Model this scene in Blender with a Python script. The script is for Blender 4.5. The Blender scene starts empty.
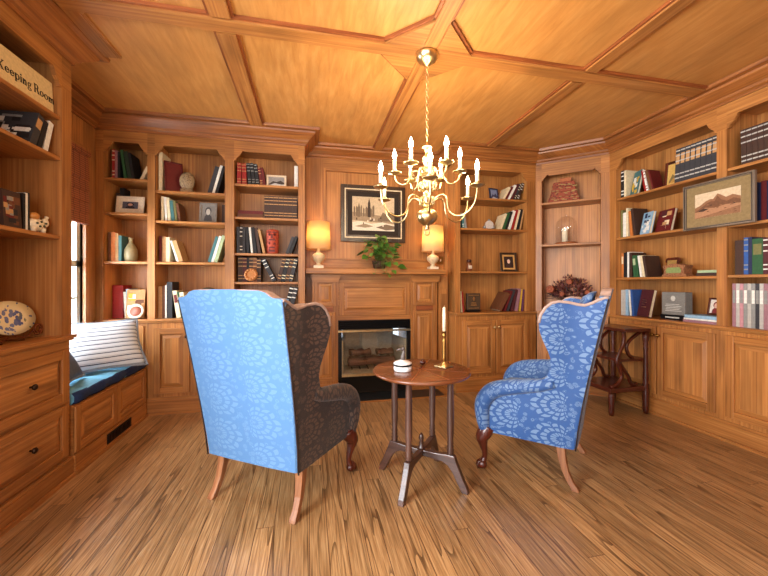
import bpy, bmesh, math, random
from mathutils import Vector, Matrix
random.seed(7)
C = bpy.context.scene.collection
S = bpy.context.scene
PI = math.pi

# ------------------------------------------------------------------ camera, world, daylight, exposure
F_PX, CAM_H, HORIZON = 350.0, 1.17, 283.0
YAW = math.atan(75 / F_PX)
cd = bpy.data.cameras.new('camera'); cam = bpy.data.objects.new('camera', cd); C.objects.link(cam)
cam.location = (0, 0, CAM_H); cam.rotation_euler = (PI / 2, 0, -YAW)
cd.sensor_width = 36; cd.lens = 36 * F_PX / 768; cd.clip_start = 0.05
cd.shift_y = (HORIZON - 288) / 768
S.camera = cam
w = bpy.data.worlds.new('world'); S.world = w; w.use_nodes = True
w.node_tree.nodes['Background'].inputs[0].default_value = (0.75, 0.87, 1.0, 1)
w.node_tree.nodes['Background'].inputs[1].default_value = 1.5

def area(name, loc, rot, sx, sy, power, col):
    l = bpy.data.lights.new(name, 'AREA'); l.shape = 'RECTANGLE'; l.size = sx; l.size_y = sy
    l.energy = power; l.color = col
    o = bpy.data.objects.new(name, l); C.objects.link(o); o.location = loc; o.rotation_euler = rot
    return o
# daylight through the side and window-seat windows, plus added fill from the rear wall
area('daylight_side_window', (-1.74, 0.05, 1.35), (0, -PI / 2, 0), 1.7, 1.5, 150, (0.95, 0.97, 1.0))
area('added_rear_fill', (-0.55, -1.74, 1.5), (PI / 2, 0, 0), 2.0, 1.7, 50, (1.0, 0.97, 0.93))
area('daylight_seat_window', (-1.97, 2.98, 1.22), (0, -PI / 2, 0), 0.9, 0.7, 62, (0.86, 0.94, 1.0))
S.view_settings.view_transform = 'Standard'; S.view_settings.look = 'None'
S.view_settings.gamma = 1.0; S.view_settings.use_curve_mapping = False
S.view_settings.exposure = 0.5
S.render.filter_size = 1.0
try:
    S.cycles.use_denoising = True; S.cycles.denoiser = 'OPENIMAGEDENOISE'; S.cycles.denoising_input_passes = 'RGB_ALBEDO_NORMAL'
    S.cycles.denoising_prefilter = 'ACCURATE'; S.cycles.denoising_quality = 'HIGH'
except Exception: pass

# ------------------------------------------------------------------ pixel rays of the level camera (used for measuring only)
_fw = (math.sin(YAW), math.cos(YAW)); _rt = (math.cos(YAW), -math.sin(YAW))
def ray(px, py):
    u = (px - 384) / F_PX; v = (HORIZON - py) / F_PX
    return Vector((_fw[0] + u * _rt[0], _fw[1] + u * _rt[1], v))
def at_y(px, py, Y):
    d = ray(px, py); return Vector((0, 0, CAM_H)) + d * (Y / d.y)

# ------------------------------------------------------------------ materials
def rgb(r, g, b):
    f = lambda c: (c / 255 / 12.92) if c / 255 <= 0.04045 else ((c / 255 + 0.055) / 1.055) ** 2.4
    return (f(r), f(g), f(b), 1)
def new_mat(name):
    m = bpy.data.materials.new(name); m.use_nodes = True
    nt = m.node_tree; b = nt.nodes['Principled BSDF']
    return m, nt, b
class NT:
    def __init__(s, nt): s.t = nt
    def n(s, typ, **kw):
        o = s.t.nodes.new(typ)
        for k, v in kw.items(): setattr(o, k, v)
        return o
    def l(s, a, b): s.t.links.new(a, b)
    def math(s, op, a, b=None, c=None):
        o = s.n('ShaderNodeMath', operation=op)
        for i, v in enumerate((a, b, c)):
            if v is None: continue
            if isinstance(v, (int, float)): o.inputs[i].default_value = v
            else: s.l(v, o.inputs[i])
        return o.outputs[0]
    def ramp(s, fac, stops):
        o = s.n('ShaderNodeValToRGB'); e = o.color_ramp.elements
        e[0].position, e[0].color = stops[0][0], stops[0][1]
        e[1].position, e[1].color = stops[-1][0], stops[-1][1]
        for p, c in stops[1:-1]:
            x = e.new(p); x.color = c
        s.l(fac, o.inputs[0]); return o.outputs[0]
    def mix(s, fac, a, b, blend='MIX'):
        o = s.n('ShaderNodeMix', data_type='RGBA', blend_type=blend)
        for sock, v in ((o.inputs[0], fac), (o.inputs[6], a), (o.inputs[7], b)):
            if isinstance(v, (int, float, tuple)): sock.default_value = v
            else: s.l(v, sock)
        return o.outputs[2]
_plain = {}
def plain(name, col, rough=0.6, metal=0.0, spec=0.4):
    if name in _plain: return _plain[name]
    m, nt, b = new_mat(name); g = NT(nt)
    tc = g.n('ShaderNodeTexCoord'); no = g.n('ShaderNodeTexNoise'); no.inputs['Scale'].default_value = 60
    g.l(tc.outputs['Object'], no.inputs['Vector'])
    lo = tuple(c * 0.86 for c in col[:3]) + (1,); hi = tuple(min(1, c * 1.08) for c in col[:3]) + (1,)
    g.l(g.ramp(no.outputs[0], [(0.3, lo), (0.7, hi)]), b.inputs['Base Color'])
    b.inputs['Roughness'].default_value = rough; b.inputs['Metallic'].default_value = metal
    b.inputs['Specular IOR Level'].default_value = spec
    _plain[name] = m; return m
def wood(name, dark, mid, light, rough=0.42, across=26, along=1.6, tint=0.22, knots=0.35, coat=0.0):
    m, nt, b = new_mat(name); g = NT(nt)
    uv = g.n('ShaderNodeUVMap'); at = g.n('ShaderNodeAttribute', attribute_name='rnd')
    sp = g.n('ShaderNodeSeparateXYZ'); g.l(uv.outputs[0], sp.inputs[0])
    off = g.math('MULTIPLY', at.outputs['Fac'], 41.0)
    u = g.math('MULTIPLY_ADD', sp.outputs[0], along, off); v = g.math('MULTIPLY_ADD', sp.outputs[1], across, off)
    cb = g.n('ShaderNodeCombineXYZ'); g.l(u, cb.inputs[0]); g.l(v, cb.inputs[1])
    n1 = g.n('ShaderNodeTexNoise'); n1.inputs['Scale'].default_value = 1.0; n1.inputs['Detail'].default_value = 5
    n1.inputs['Roughness'].default_value = 0.62; n1.inputs['Distortion'].default_value = 0.5; g.l(cb.outputs[0], n1.inputs['Vector'])
    c1 = g.ramp(n1.outputs[0], [(0.28, dark), (0.5, mid), (0.72, light)])
    cb2 = g.n('ShaderNodeCombineXYZ'); g.l(g.math('MULTIPLY_ADD', sp.outputs[0], 2.2, off), cb2.inputs[0]); g.l(g.math('MULTIPLY_ADD', sp.outputs[1], 6.0, off), cb2.inputs[1])
    n2 = g.n('ShaderNodeTexNoise'); n2.inputs['Scale'].default_value = 1.0; n2.inputs['Detail'].default_value = 2; g.l(cb2.outputs[0], n2.inputs['Vector'])
    k = g.ramp(n2.outputs[0], [(0.3, (1 - knots,) * 3 + (1,)), (0.55, (1, 1, 1, 1)), (0.75, (1.0, 1.0, 1.0, 1))])
    c2 = g.mix(1.0, c1, k, 'MULTIPLY')
    wn = g.n('ShaderNodeTexWhiteNoise', noise_dimensions='1D'); g.l(at.outputs['Fac'], wn.inputs['W'])
    tv = g.math('MULTIPLY_ADD', wn.outputs['Value'], tint, 1 - tint * 0.55)
    hs = g.n('ShaderNodeHueSaturation'); g.l(tv, hs.inputs['Value']); g.l(c2, hs.inputs['Color'])
    g.l(hs.outputs[0], b.inputs['Base Color'])
    b.inputs['Roughness'].default_value = rough; b.inputs['Coat Weight'].default_value = coat; b.inputs['Coat Roughness'].default_value = 0.25
    bp = g.n('ShaderNodeBump'); bp.inputs['Strength'].default_value = 0.12; bp.inputs['Distance'].default_value = 0.003
    g.l(n1.outputs[0], bp.inputs['Height']); g.l(bp.outputs[0], b.inputs['Normal'])
    return m
PINE = wood('amber pine', rgb(134, 80, 36), rgb(168, 109, 53), rgb(190, 132, 71), across=70, along=1.1, tint=0.16, knots=0.34)
PINE_PANEL = wood('amber pine panel', rgb(146, 90, 44), rgb(178, 118, 60), rgb(200, 142, 80), across=60, along=0.9, tint=0.3, knots=0.34)
PINE_DARK = wood('stained pine', rgb(104, 50, 22), rgb(142, 76, 36), rgb(166, 98, 50), tint=0.15)
CEIL = wood('gold plywood', rgb(176, 118, 56), rgb(190, 132, 68), rgb(202, 147, 82), across=24, along=3.5, tint=0.05, knots=0.16)
MAHOG = wood('mahogany', rgb(46, 16, 9), rgb(78, 28, 15), rgb(108, 44, 24), rough=0.3, tint=0.1, coat=0.3)
WALNUT = wood('red brown table wood', rgb(82, 42, 24), rgb(118, 66, 38), rgb(142, 86, 52), rough=0.26, tint=0.1, coat=0.5)
DARKLEG = wood('dark turned walnut', rgb(46, 28, 22), rgb(74, 48, 38), rgb(98, 68, 56), rough=0.32, tint=0.1, coat=0.3)
PALELEG = wood('worn beech', rgb(110, 66, 40), rgb(150, 98, 62), rgb(180, 128, 88), rough=0.4)

def floor_mat():
    m, nt, b = new_mat('oak strip floor'); g = NT(nt)
    tc = g.n('ShaderNodeTexCoord'); sp = g.n('ShaderNodeSeparateXYZ'); g.l(tc.outputs['Object'], sp.inputs[0])
    X, Y = sp.outputs[0], sp.outputs[1]
    W = 0.083
    xi = g.math('FLOOR', g.math('DIVIDE', X, W)); xf = g.math('FRACT', g.math('DIVIDE', X, W))
    wn = g.n('ShaderNodeTexWhiteNoise', noise_dimensions='1D'); g.l(xi, wn.inputs['W'])
    yy = g.math('MULTIPLY_ADD', wn.outputs['Value'], 5.0, g.math('DIVIDE', Y, 2.1))
    yi = g.math('FLOOR', yy); yf = g.math('FRACT', yy)
    cell = g.n('ShaderNodeCombineXYZ'); g.l(xi, cell.inputs[0]); g.l(yi, cell.inputs[1])
    w2 = g.n('ShaderNodeTexWhiteNoise', noise_dimensions='2D'); g.l(cell.outputs[0], w2.inputs['Vector'])
    r = w2.outputs['Value']
    off = g.math('MULTIPLY', r, 53.0)
    # cathedral rings: stretched, warped distance field
    cv = g.n('ShaderNodeCombineXYZ'); g.l(g.math('MULTIPLY_ADD', X, 9.0, off), cv.inputs[0]); g.l(g.math('MULTIPLY_ADD', Y, 0.55, off), cv.inputs[1])
    nz = g.n('ShaderNodeTexNoise'); nz.inputs['Scale'].default_value = 1.0; nz.inputs['Detail'].default_value = 1.5; g.l(cv.outputs[0], nz.inputs['Vector'])
    ring = g.math('FRACT', g.math('MULTIPLY', nz.outputs[0], 7.0))
    ringd = g.ramp(ring, [(0.0, (0.24, 0.20, 0.17, 1)), (0.05, (0.38, 0.34, 0.31, 1)), (0.15, (0.92, 0.90, 0.88, 1)), (1.0, (1, 1, 1, 1))])
    cf = g.n('ShaderNodeCombineXYZ'); g.l(g.math('MULTIPLY_ADD', X, 150.0, off), cf.inputs[0]); g.l(g.math('MULTIPLY_ADD', Y, 5.0, off), cf.inputs[1])
    nf = g.n('ShaderNodeTexNoise'); nf.inputs['Scale'].default_value = 1.0; nf.inputs['Detail'].default_value = 4; g.l(cf.outputs[0], nf.inputs['Vector'])
    base = g.ramp(nf.outputs[0], [(0.3, rgb(124, 90, 54)), (0.52, rgb(164, 126, 82)), (0.72, rgb(190, 154, 108))])
    col = g.mix(0.85, base, ringd, 'MULTIPLY')
    tone = g.math('MULTIPLY_ADD', r, 0.42, 0.72)
    hs = g.n('ShaderNodeHueSaturation'); g.l(tone, hs.inputs['Value']); g.l(col, hs.inputs['Color'])
    gapx = g.math('LESS_THAN', xf, 0.04); gapy = g.math('LESS_THAN', yf, 0.0012)
    gap = g.math('MAXIMUM', gapx, gapy)
    fin = g.mix(gap, hs.outputs[0], rgb(84, 50, 28))
    g.l(fin, b.inputs['Base Color'])
    b.inputs['Roughness'].default_value = 0.33; b.inputs['Coat Weight'].default_value = 0.25; b.inputs['Coat Roughness'].default_value = 0.3
    bp = g.n('ShaderNodeBump'); bp.inputs['Strength'].default_value = 0.15; bp.inputs['Distance'].default_value = 0.002
    g.l(g.math('SUBTRACT', nf.outputs[0], g.math('MULTIPLY', gap, 2.0)), bp.inputs['Height']); g.l(bp.outputs[0], b.inputs['Normal'])
    return m
OAK = floor_mat()

def damask(name, base, motif, tw=0.19, th=0.25, soft=0.5):
    m, nt, b = new_mat(name); g = NT(nt)
    uv = g.n('ShaderNodeUVMap'); sp = g.n('ShaderNodeSeparateXYZ'); g.l(uv.outputs[0], sp.inputs[0])
    u0 = g.math('DIVIDE', sp.outputs[0], tw); row = g.math('DIVIDE', sp.outputs[1], th)
    def motif_at(shift):
        # palmette: veined lobes fanning from a base point, a ring of scallops at its foot
        vv = g.math('ADD', row, shift); ri = g.math('FLOOR', vv)
        uu = g.math('ADD', u0, g.math('MULTIPLY', g.math('MODULO', ri, 2.0), 0.5))
        x = g.math('SUBTRACT', g.math('FRACT', uu), 0.5); y = g.math('SUBTRACT', g.math('FRACT', vv), 0.22)
        ax = g.math('ABSOLUTE', x)
        y2 = g.math('MULTIPLY', y, 0.92)
        rr = g.math('SQRT', g.math('ADD', g.math('MULTIPLY', ax, ax), g.math('MULTIPLY', y2, y2)))
        an = g.math('ARCTAN2', ax, y2)
        lobe = g.math('ABSOLUTE', g.math('COSINE', g.math('MULTIPLY', an, 4.5)))
        rb = g.math('MULTIPLY', g.math('MULTIPLY_ADD', lobe, 0.16, 0.50), g.math('MULTIPLY_ADD', g.math('COSINE', an), 0.34, 0.66))
        inside = g.math('LESS_THAN', rr, rb)
        vein = g.math('LESS_THAN', g.math('ABSOLUTE', g.math('COSINE', g.math('MULTIPLY', an, 9.0))), 0.90)
        t_ = g.math('DIVIDE', rr, rb)
        lay = g.math('GREATER_THAN', g.math('SINE', g.math('ADD', g.math('MULTIPLY', t_, 21.0), g.math('MULTIPLY', lobe, 2.5))), -0.35)
        fan = g.math('LESS_THAN', an, 1.9)
        return g.math('MULTIPLY', g.math('MULTIPLY', g.math('MULTIPLY', inside, fan), vein), lay), rr, g.math('MULTIPLY', g.math('LESS_THAN', rr, g.math('MULTIPLY', rb, 1.1)), fan)
    a, rr, body = motif_at(0.0)
    # scrolling leaves between the palmettes
    cv = g.n('ShaderNodeCombineXYZ'); g.l(g.math('MULTIPLY', sp.outputs[0], 38.0), cv.inputs[0]); g.l(g.math('MULTIPLY', sp.outputs[1], 32.0), cv.inputs[1])
    vo = g.n('ShaderNodeTexVoronoi'); vo.inputs['Scale'].default_value = 1.0; g.l(cv.outputs[0], vo.inputs['Vector'])
    leaf = g.math('MULTIPLY', g.math('LESS_THAN', vo.outputs['Distance'], 0.46), g.math('GREATER_THAN', g.math('SINE', g.math('MULTIPLY', vo.outputs['Distance'], 42.0)), -0.1))
    out = g.math('SUBTRACT', 1.0, body)
    lf = g.math('MULTIPLY', leaf, out)
    pat = g.math('MAXIMUM', a, lf)
    tn = g.n('ShaderNodeTexNoise'); tn.inputs['Scale'].default_value = 900; g.l(uv.outputs[0], tn.inputs['Vector'])
    fac = g.math('MULTIPLY', pat, g.math('MULTIPLY_ADD', tn.outputs[0], 0.5, 0.6))
    g.l(g.mix(fac, base, motif), b.inputs['Base Color'])
    b.inputs['Roughness'].default_value = 0.62; b.inputs['Sheen Weight'].default_value = 0.15
    bp = g.n('ShaderNodeBump'); bp.inputs['Strength'].default_value = 0.25; bp.inputs['Distance'].default_value = 0.002
    g.l(g.math('ADD', pat, tn.outputs[0]), bp.inputs['Height']); g.l(bp.outputs[0], b.inputs['Normal'])
    return m
DAMASK = damask('blue silver damask', rgb(34, 76, 132), rgb(104, 132, 166))
DAMASK_LIT = damask('lit blue damask', rgb(74, 120, 168), rgb(94, 136, 178))  # blue damask paled for the lit chair back, light put into colour
DAMASK_SHADED = damask('shaded blue damask', rgb(42, 35, 36), rgb(92, 72, 60), tw=0.17, th=0.22)  # same damask browned for the unlit chair sides, shade put into colour
LINING = plain('beige welt fabric', rgb(166, 142, 130), 0.8)
PIPING = plain('dark brown piping', rgb(40, 28, 26), 0.8)
BRASS = plain('polished brass', rgb(222, 200, 148), 0.28, 1.0)
OLDBRASS = plain('aged brass', rgb(150, 110, 56), 0.35, 1.0)
BRONZE = plain('dark bronze', rgb(58, 40, 28), 0.4, 0.8)
IRON = plain('black iron', rgb(22, 22, 24), 0.5, 0.5)
BLACK = plain('matte black metal', rgb(16, 17, 20), 0.35, 0.3)
SLATE = plain('black hearth slate', rgb(34, 36, 38), 0.3)
PAPER = plain('page paper', rgb(222, 206, 172), 0.9)
CREAM = plain('cream ceramic', rgb(226, 212, 184), 0.35)
WAX = plain('ivory wax', rgb(236, 222, 190), 0.5)
GLASSW = None
def glass(name, tint=(1, 1, 1, 1), rough=0.0):
    m, nt, b = new_mat(name); g = NT(nt)
    b.inputs['Base Color'].default_value = tint; b.inputs['Roughness'].default_value = rough
    b.inputs['Transmission Weight'].default_value = 1.0; b.inputs['IOR'].default_value = 1.05
    tr = g.n('ShaderNodeBsdfTransparent'); gl = g.n('ShaderNodeBsdfGlossy'); gl.inputs['Roughness'].default_value = 0.03
    fr = g.n('ShaderNodeMath', operation='MULTIPLY_ADD'); lw = g.n('ShaderNodeLayerWeight'); lw.inputs['Blend'].default_value = 0.12; g.l(lw.outputs['Facing'], fr.inputs[0]); fr.inputs[1].default_value = 0.6; fr.inputs[2].default_value = 0.06; mx = g.n('ShaderNodeMixShader')
    tr.inputs['Color'].default_value = tint
    g.l(fr.outputs[0], mx.inputs[0]); g.l(tr.outputs[0], mx.inputs[1]); g.l(gl.outputs[0], mx.inputs[2])
    g.l(mx.outputs[0], nt.nodes['Material Output'].inputs['Surface'])
    return m
GLASS = glass('clear glass')
SMOKED = glass('smoked fire glass', (0.93, 0.94, 0.95, 1))
def emit(name, col, strength):
    m, nt, b = new_mat(name)
    b.inputs['Base Color'].default_value = col; b.inputs['Emission Color'].default_value = col; b.inputs['Emission Strength'].default_value = strength
    return m
FLAME = emit('lit candle bulb', (1.0, 0.88, 0.66, 1), 22)
SKYLIGHT = emit('bright overcast sky', (0.80, 0.92, 1.0, 1), 2.2)
def shade_mat():
    m, nt, b = new_mat('lit linen shade'); g = NT(nt)
    tl = g.n('ShaderNodeBsdfTranslucent'); tl.inputs[0].default_value = rgb(246, 216, 164)
    df = g.n('ShaderNodeBsdfDiffuse'); df.inputs[0].default_value = rgb(240, 210, 160)
    mx = g.n('ShaderNodeMixShader'); mx.inputs[0].default_value = 0.6
    g.l(df.outputs[0], mx.inputs[1]); g.l(tl.outputs[0], mx.inputs[2]); g.l(mx.outputs[0], nt.nodes['Material Output'].inputs['Surface'])
    return m
SHADE = shade_mat()
def leaf_mat():
    m, nt, b = new_mat('pothos leaf'); g = NT(nt)
    at = g.n('ShaderNodeAttribute', attribute_name='rnd')
    g.l(g.ramp(at.outputs['Fac'], [(0, rgb(46, 84, 26)), (0.5, rgb(78, 120, 40)), (1, rgb(120, 156, 66))]), b.inputs['Base Color'])
    b.inputs['Roughness'].default_value = 0.4
    return m
LEAF = leaf_mat()
def dried_mat():
    m, nt, b = new_mat('dried petals'); g = NT(nt)
    at = g.n('ShaderNodeAttribute', attribute_name='rnd')
    g.l(g.ramp(at.outputs['Fac'], [(0, rgb(44, 20, 20)), (0.4, rgb(96, 42, 36)), (0.75, rgb(136, 74, 58)), (1, rgb(176, 128, 104))]), b.inputs['Base Color'])
    b.inputs['Roughness'].default_value = 0.7
    return m
DRIED = dried_mat()

# ------------------------------------------------------------------ mesh builder
AX = {'x': Vector((1, 0, 0)), 'y': Vector((0, 1, 0)), 'z': Vector((0, 0, 1))}
class MB:
    def __init__(s):
        s.bm = bmesh.new(); s.uv = s.bm.loops.layers.uv.new('UVMap'); s.rl = s.bm.faces.layers.float.new('rnd')
    def _fin(s, faces, grain='z', mi=0, rnd=None, smooth=False):
        g = AX[grain]; rnd = random.random() if rnd is None else rnd
        others = [a for a in 'xyz' if a != grain]
        for f in faces:
            f[s.rl] = rnd; f.material_index = mi; f.smooth = smooth
            f.normal_update(); n = f.normal
            if abs(n.dot(g)) > 0.8: au, av = AX[others[0]], AX[others[1]]
            else:
                a, b = others
                av = AX[a] if abs(n.dot(AX[a])) < abs(n.dot(AX[b])) else AX[b]
                au = g
            for l in f.loops: l[s.uv].uv = (l.vert.co.dot(au), l.vert.co.dot(av))
    def box(s, x0, x1, y0, y1, z0, z1, grain='z', mi=0, rnd=None, M=None):
        p = [(x0, y0, z0), (x1, y0, z0), (x1, y1, z0), (x0, y1, z0), (x0, y0, z1), (x1, y0, z1), (x1, y1, z1), (x0, y1, z1)]
        vs = [s.bm.verts.new(c) for c in p]
        fs = [s.bm.faces.new([vs[i] for i in q]) for q in ((3, 2, 1, 0), (4, 5, 6, 7), (0, 1, 5, 4), (1, 2, 6, 5), (2, 3, 7, 6), (3, 0, 4, 7))]
        s._fin(fs, grain, mi, rnd)
        if M is not None:
            for v in vs: v.co = M @ v.co
        return vs
    def prism(s, poly, plane, d0, d1, grain='z', mi=0, rnd=None, rim_mi=None, fn=None, smooth=False):
        """poly in 2D of plane 'xz','xy','yz', extruded along the remaining axis from d0 to d1"""
        def mk(a, b, d): return {'xz': (a, d, b), 'xy': (a, b, d), 'yz': (d, a, b)}[plane]
        A = [s.bm.verts.new(mk(a, b, d0)) for a, b in poly]; B = [s.bm.verts.new(mk(a, b, d1)) for a, b in poly]
        n = len(poly)
        caps = [s.bm.faces.new(A[::-1]), s.bm.faces.new(B)]
        sides = [s.bm.faces.new([A[i], A[(i + 1) % n], B[(i + 1) % n], B[i]]) for i in range(n)]
        r = random.random() if rnd is None else rnd
        s._fin(caps, grain, mi, r); s._fin(sides, grain, mi if rim_mi is None else rim_mi, r, smooth)
        bmesh.ops.recalc_face_normals(s.bm, faces=caps + sides)
        if fn:
            for v in A + B: v.co = Vector(fn(v.co))
        return A, B
    def loft(s, rings, closed=True, cap=True, grain='z', mi=0, rnd=None, smooth=True):
        R = [[s.bm.verts.new(p) for p in r] for r in rings]; fs = []
        n = len(R[0])
        for a, b in zip(R, R[1:]):
            for i in range(n if closed else n - 1):
                j = (i + 1) % n
                fs.append(s.bm.faces.new([a[i], a[j], b[j], b[i]]))
        caps = []
        if cap and closed: caps = [s.bm.faces.new(R[0][::-1]), s.bm.faces.new(R[-1])]
        rr = random.random() if rnd is None else rnd
        s._fin(fs, grain, mi, rr, smooth); s._fin(caps, grain, mi, rr, False)
        if closed: bmesh.ops.recalc_face_normals(s.bm, faces=fs + caps)
        return R
    def tube(s, pts, rad, seg=10, grain='z', mi=0, rnd=None, flat=(1, 1), up=None):
        P = [Vector(p) for p in pts]; rings = []
        rs = rad if isinstance(rad, (list, tuple)) else [rad] * len(P)
        prev = None
        for i, p in enumerate(P):
            t = (P[min(i + 1, len(P) - 1)] - P[max(i - 1, 0)]).normalized()
            ref = Vector(up) if up else (Vector((0, 0, 1)) if abs(t.z) < 0.95 else Vector((1, 0, 0)))
            if prev is None: a = t.cross(ref).normalized()
            else: a = (prev - t * prev.dot(t)).normalized()
            prev = a; b = t.cross(a)
            rings.append([p + (a * math.cos(k * 2 * PI / seg) * flat[0] + b * math.sin(k * 2 * PI / seg) * flat[1]) * rs[i] for k in range(seg)])
        return s.loft(rings, grain=grain, mi=mi, rnd=rnd)
    def lathe(s, prof, c=(0, 0, 0), seg=20, grain='z', mi=0, rnd=None, sq=None):
        c = Vector(c); rings = []
        for r, z in prof:
            r = max(r, 0.0004)
            rings.append([c + Vector((r * math.cos(k * 2 * PI / seg), r * math.sin(k * 2 * PI / seg), z)) for k in range(seg)])
        return s.loft(rings, grain=grain, mi=mi, rnd=rnd)
    def ball(s, c, r, seg=14, mi=0, rnd=None, sc=(1, 1, 1)):
        n = 8; c = Vector(c); rings = []
        for i in range(n + 1):
            a = -PI / 2 + PI * i / n; rr = max(math.cos(a) * r, 0.0003)
            rings.append([c + Vector((rr * math.cos(k * 2 * PI / seg) * sc[0], rr * math.sin(k * 2 * PI / seg) * sc[1], math.sin(a) * r * sc[2])) for k in range(seg)])
        return s.loft(rings, mi=mi, rnd=rnd)
    def poly(s, pts, grain='z', mi=0, rnd=None):
        f = s.bm.faces.new([s.bm.verts.new(p) for p in pts]); s._fin([f], grain, mi, rnd); return f
    def transform(s, M):
        for v in s.bm.verts: v.co = M @ v.co
    def build(s, name, mats, parent=None, bevel=0.0, subsurf=0):
        me = bpy.data.meshes.new(name); s.bm.to_mesh(me); s.bm.free()
        for m in (mats if isinstance(mats, (list, tuple)) else [mats]): me.materials.append(m)
        o = bpy.data.objects.new(name, me); C.objects.link(o)
        if parent is not None: o.parent = parent
        if bevel:
            b = o.modifiers.new('bevel', 'BEVEL'); b.width = bevel; b.segments = 2; b.limit_method = 'ANGLE'; b.angle_limit = math.radians(40)
        if subsurf:
            b = o.modifiers.new('subsurf', 'SUBSURF'); b.levels = subsurf; b.render_levels = subsurf
        return o
def smooth_path(pts, rad, n=4):
    """Catmull-Rom curve through the points, radii interpolated alongside"""
    P = [Vector(p) for p in pts]; R = list(rad) if isinstance(rad, (list, tuple)) else [rad] * len(P); op, orr = [], []
    for i in range(len(P) - 1):
        a, b, c, d = P[max(i - 1, 0)], P[i], P[i + 1], P[min(i + 2, len(P) - 1)]
        for k in range(n):
            t = k / n; op.append(0.5 * ((2 * b) + (c - a) * t + (2 * a - 5 * b + 4 * c - d) * t * t + (3 * b - a - 3 * c + d) * t ** 3)); orr.append(R[i] + (R[i + 1] - R[i]) * t)
    return op + [P[-1]], orr + [R[-1]]
def tag(o, label=None, cat=None, group=None, kind=None):
    if label: o['label'] = label
    if cat: o['category'] = cat
    if group: o['group'] = group
    if kind: o['kind'] = kind
    return o
def empty(name, loc, rz=0, label=None, cat=None, group=None, kind=None):
    o = bpy.data.objects.new(name, None); C.objects.link(o); o.location = loc; o.rotation_euler = (0, 0, rz); o.empty_display_size = 0.05
    return tag(o, label, cat, group, kind)
def structure(mb, name, mat, label=None, bevel=0):
    o = mb.build(name, mat, bevel=bevel); o['kind'] = 'structure'
    if label: o['label'] = label
    return o

# ------------------------------------------------------------------ the room
ZC, ZB = 2.63, 2.60          # ceiling panels and beam undersides
m = MB(); m.box(-2.1, 3.6, -1.9, 4.5, -0.06, 0.0, 'y'); structure(m, 'floor', OAK, 'oak strip floor running towards the fireplace')
m = MB()
for x0, x1 in ((-2.1, -0.45), (-0.45, 0.71), (0.71, 1.84), (1.84, 3.6)):
    for y0, y1 in ((-1.9, 0.1), (0.1, 2.09), (2.09, 4.5)):
        m.box(x0, x1, y0, y1, ZC, ZC + 0.05, 'y')
structure(m, 'ceiling', CEIL, 'golden plywood ceiling between flat beams')
def beam(name, p, label):
    m = MB(); x0, x1, y0, y1 = p; g = 'x' if x1 - x0 > y1 - y0 else 'y'
    m.box(x0, x1, y0, y1, ZB, ZC, g)
    e = 0.016
    if g == 'x': m.box(x0, x1, y0 - e, y0, ZB + 0.012, ZC, g, 1); m.box(x0, x1, y1, y1 + e, ZB + 0.012, ZC, g, 1)
    else: m.box(x0 - e, x0, y0, y1, ZB + 0.012, ZC, g, 1); m.box(x1, x1 + e, y0, y1, ZB + 0.012, ZC, g, 1)
    return structure(m, name, [PINE, PINE_DARK], label)
beam('trim_1', (-1.26, 2.88, 2.045, 2.145), 'flat ceiling beam running across the room past the chandelier')
for i, (x0, x1) in enumerate(((-0.52, -0.415), (0.68, 0.765), (1.83, 1.915))):
    for j, (y0, y1) in enumerate(((-1.9, 2.03), (2.16, 3.75 if i == 1 else 3.36))):
        beam('trim_%d' % (2 + i * 2 + j), (x0, x1, y0, y1), 'flat ceiling beam running towards the fireplace wall')
# diamond of corner blocks round the chandelier
m = MB(); cx, cy = 0.722, 2.095
for sx, sy in ((-1, -1), (1, -1), (1, 1), (-1, 1)):
    ax, ay = cx + sx * 0.045, cy + sy * 0.052
    pts = [(ax, ay), (ax + sx * 0.23, ay), (ax, ay + sy * 0.23)]
    if sx * sy < 0: pts = pts[::-1]
    m.prism(pts, 'xy', ZB, ZC, 'x')
    a = Vector((ax + sx * 0.23, ay, 0)); b = Vector((ax, ay + sy * 0.23, 0)); nn = Vector((sx, sy, 0)).normalized() * 0.016
    q = [a, b, b + nn, a + nn]; q = [(v.x, v.y) for v in q]
    if sx * sy < 0: q = q[::-1]
    m.prism(q, 'xy', ZB + 0.012, ZC, 'x', 1)
structure(m, 'trim_9', [PINE, PINE_DARK], 'triangular corner blocks in the ceiling round the chandelier')
# crown moulding along every wall
prof = [(0, 2.495), (0.012, 2.495), (0.014, 2.512), (0.03, 2.522), (0.038, 2.538), (0.07, 2.562), (0.096, 2.588), (0.10, 2.602), (0.135, 2.606), (0.14, 2.629), (0, 2.629)]
path = [(-1.41, -1.75), (-1.41, 2.475), (-1.80, 2.475), (-1.80, 3.47), (-0.04, 3.47), (-0.04, 3.82), (1.53, 3.82), (1.53, 3.50), (2.50, 3.50), (3.02, 3.03), (3.02, -1.75)]
m = MB(); P = [Vector(p) for p in path]; rings = []
for i, p in enumerate(P):
    def nrm(a, b): d = (b - a).normalized(); return Vector((d.y, -d.x))
    if i == 0: o = nrm(P[0], P[1])
    elif i == len(P) - 1: o = nrm(P[-2], P[-1])
    else:
        n1, n2 = nrm(P[i - 1], p), nrm(p, P[i + 1]); b = (n1 + n2).normalized(); o = b / max(0.3, b.dot(n1))
    rings.append([(p.x + o.x * a, p.y + o.y * a, z) for a, z in prof])
for a, b in zip(rings, rings[1:]):
    d = Vector(b[0]) - Vector(a[0]); m.loft([a, b], grain='y' if abs(d.y) > abs(d.x) else 'x', smooth=False)
structure(m, 'trim_10', wood('crown pine', rgb(112, 62, 26), rgb(146, 86, 38), rgb(170, 110, 54), across=60, tint=0.08), 'stepped crown moulding round the top of the room')
m = MB(); m.box(-1.27, -1.195, -1.75, 2.55, ZB + 0.008, ZC, 'y'); m.box(-1.195, -1.18, -1.75, 2.56, ZB + 0.014, ZC, 'y')
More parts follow.
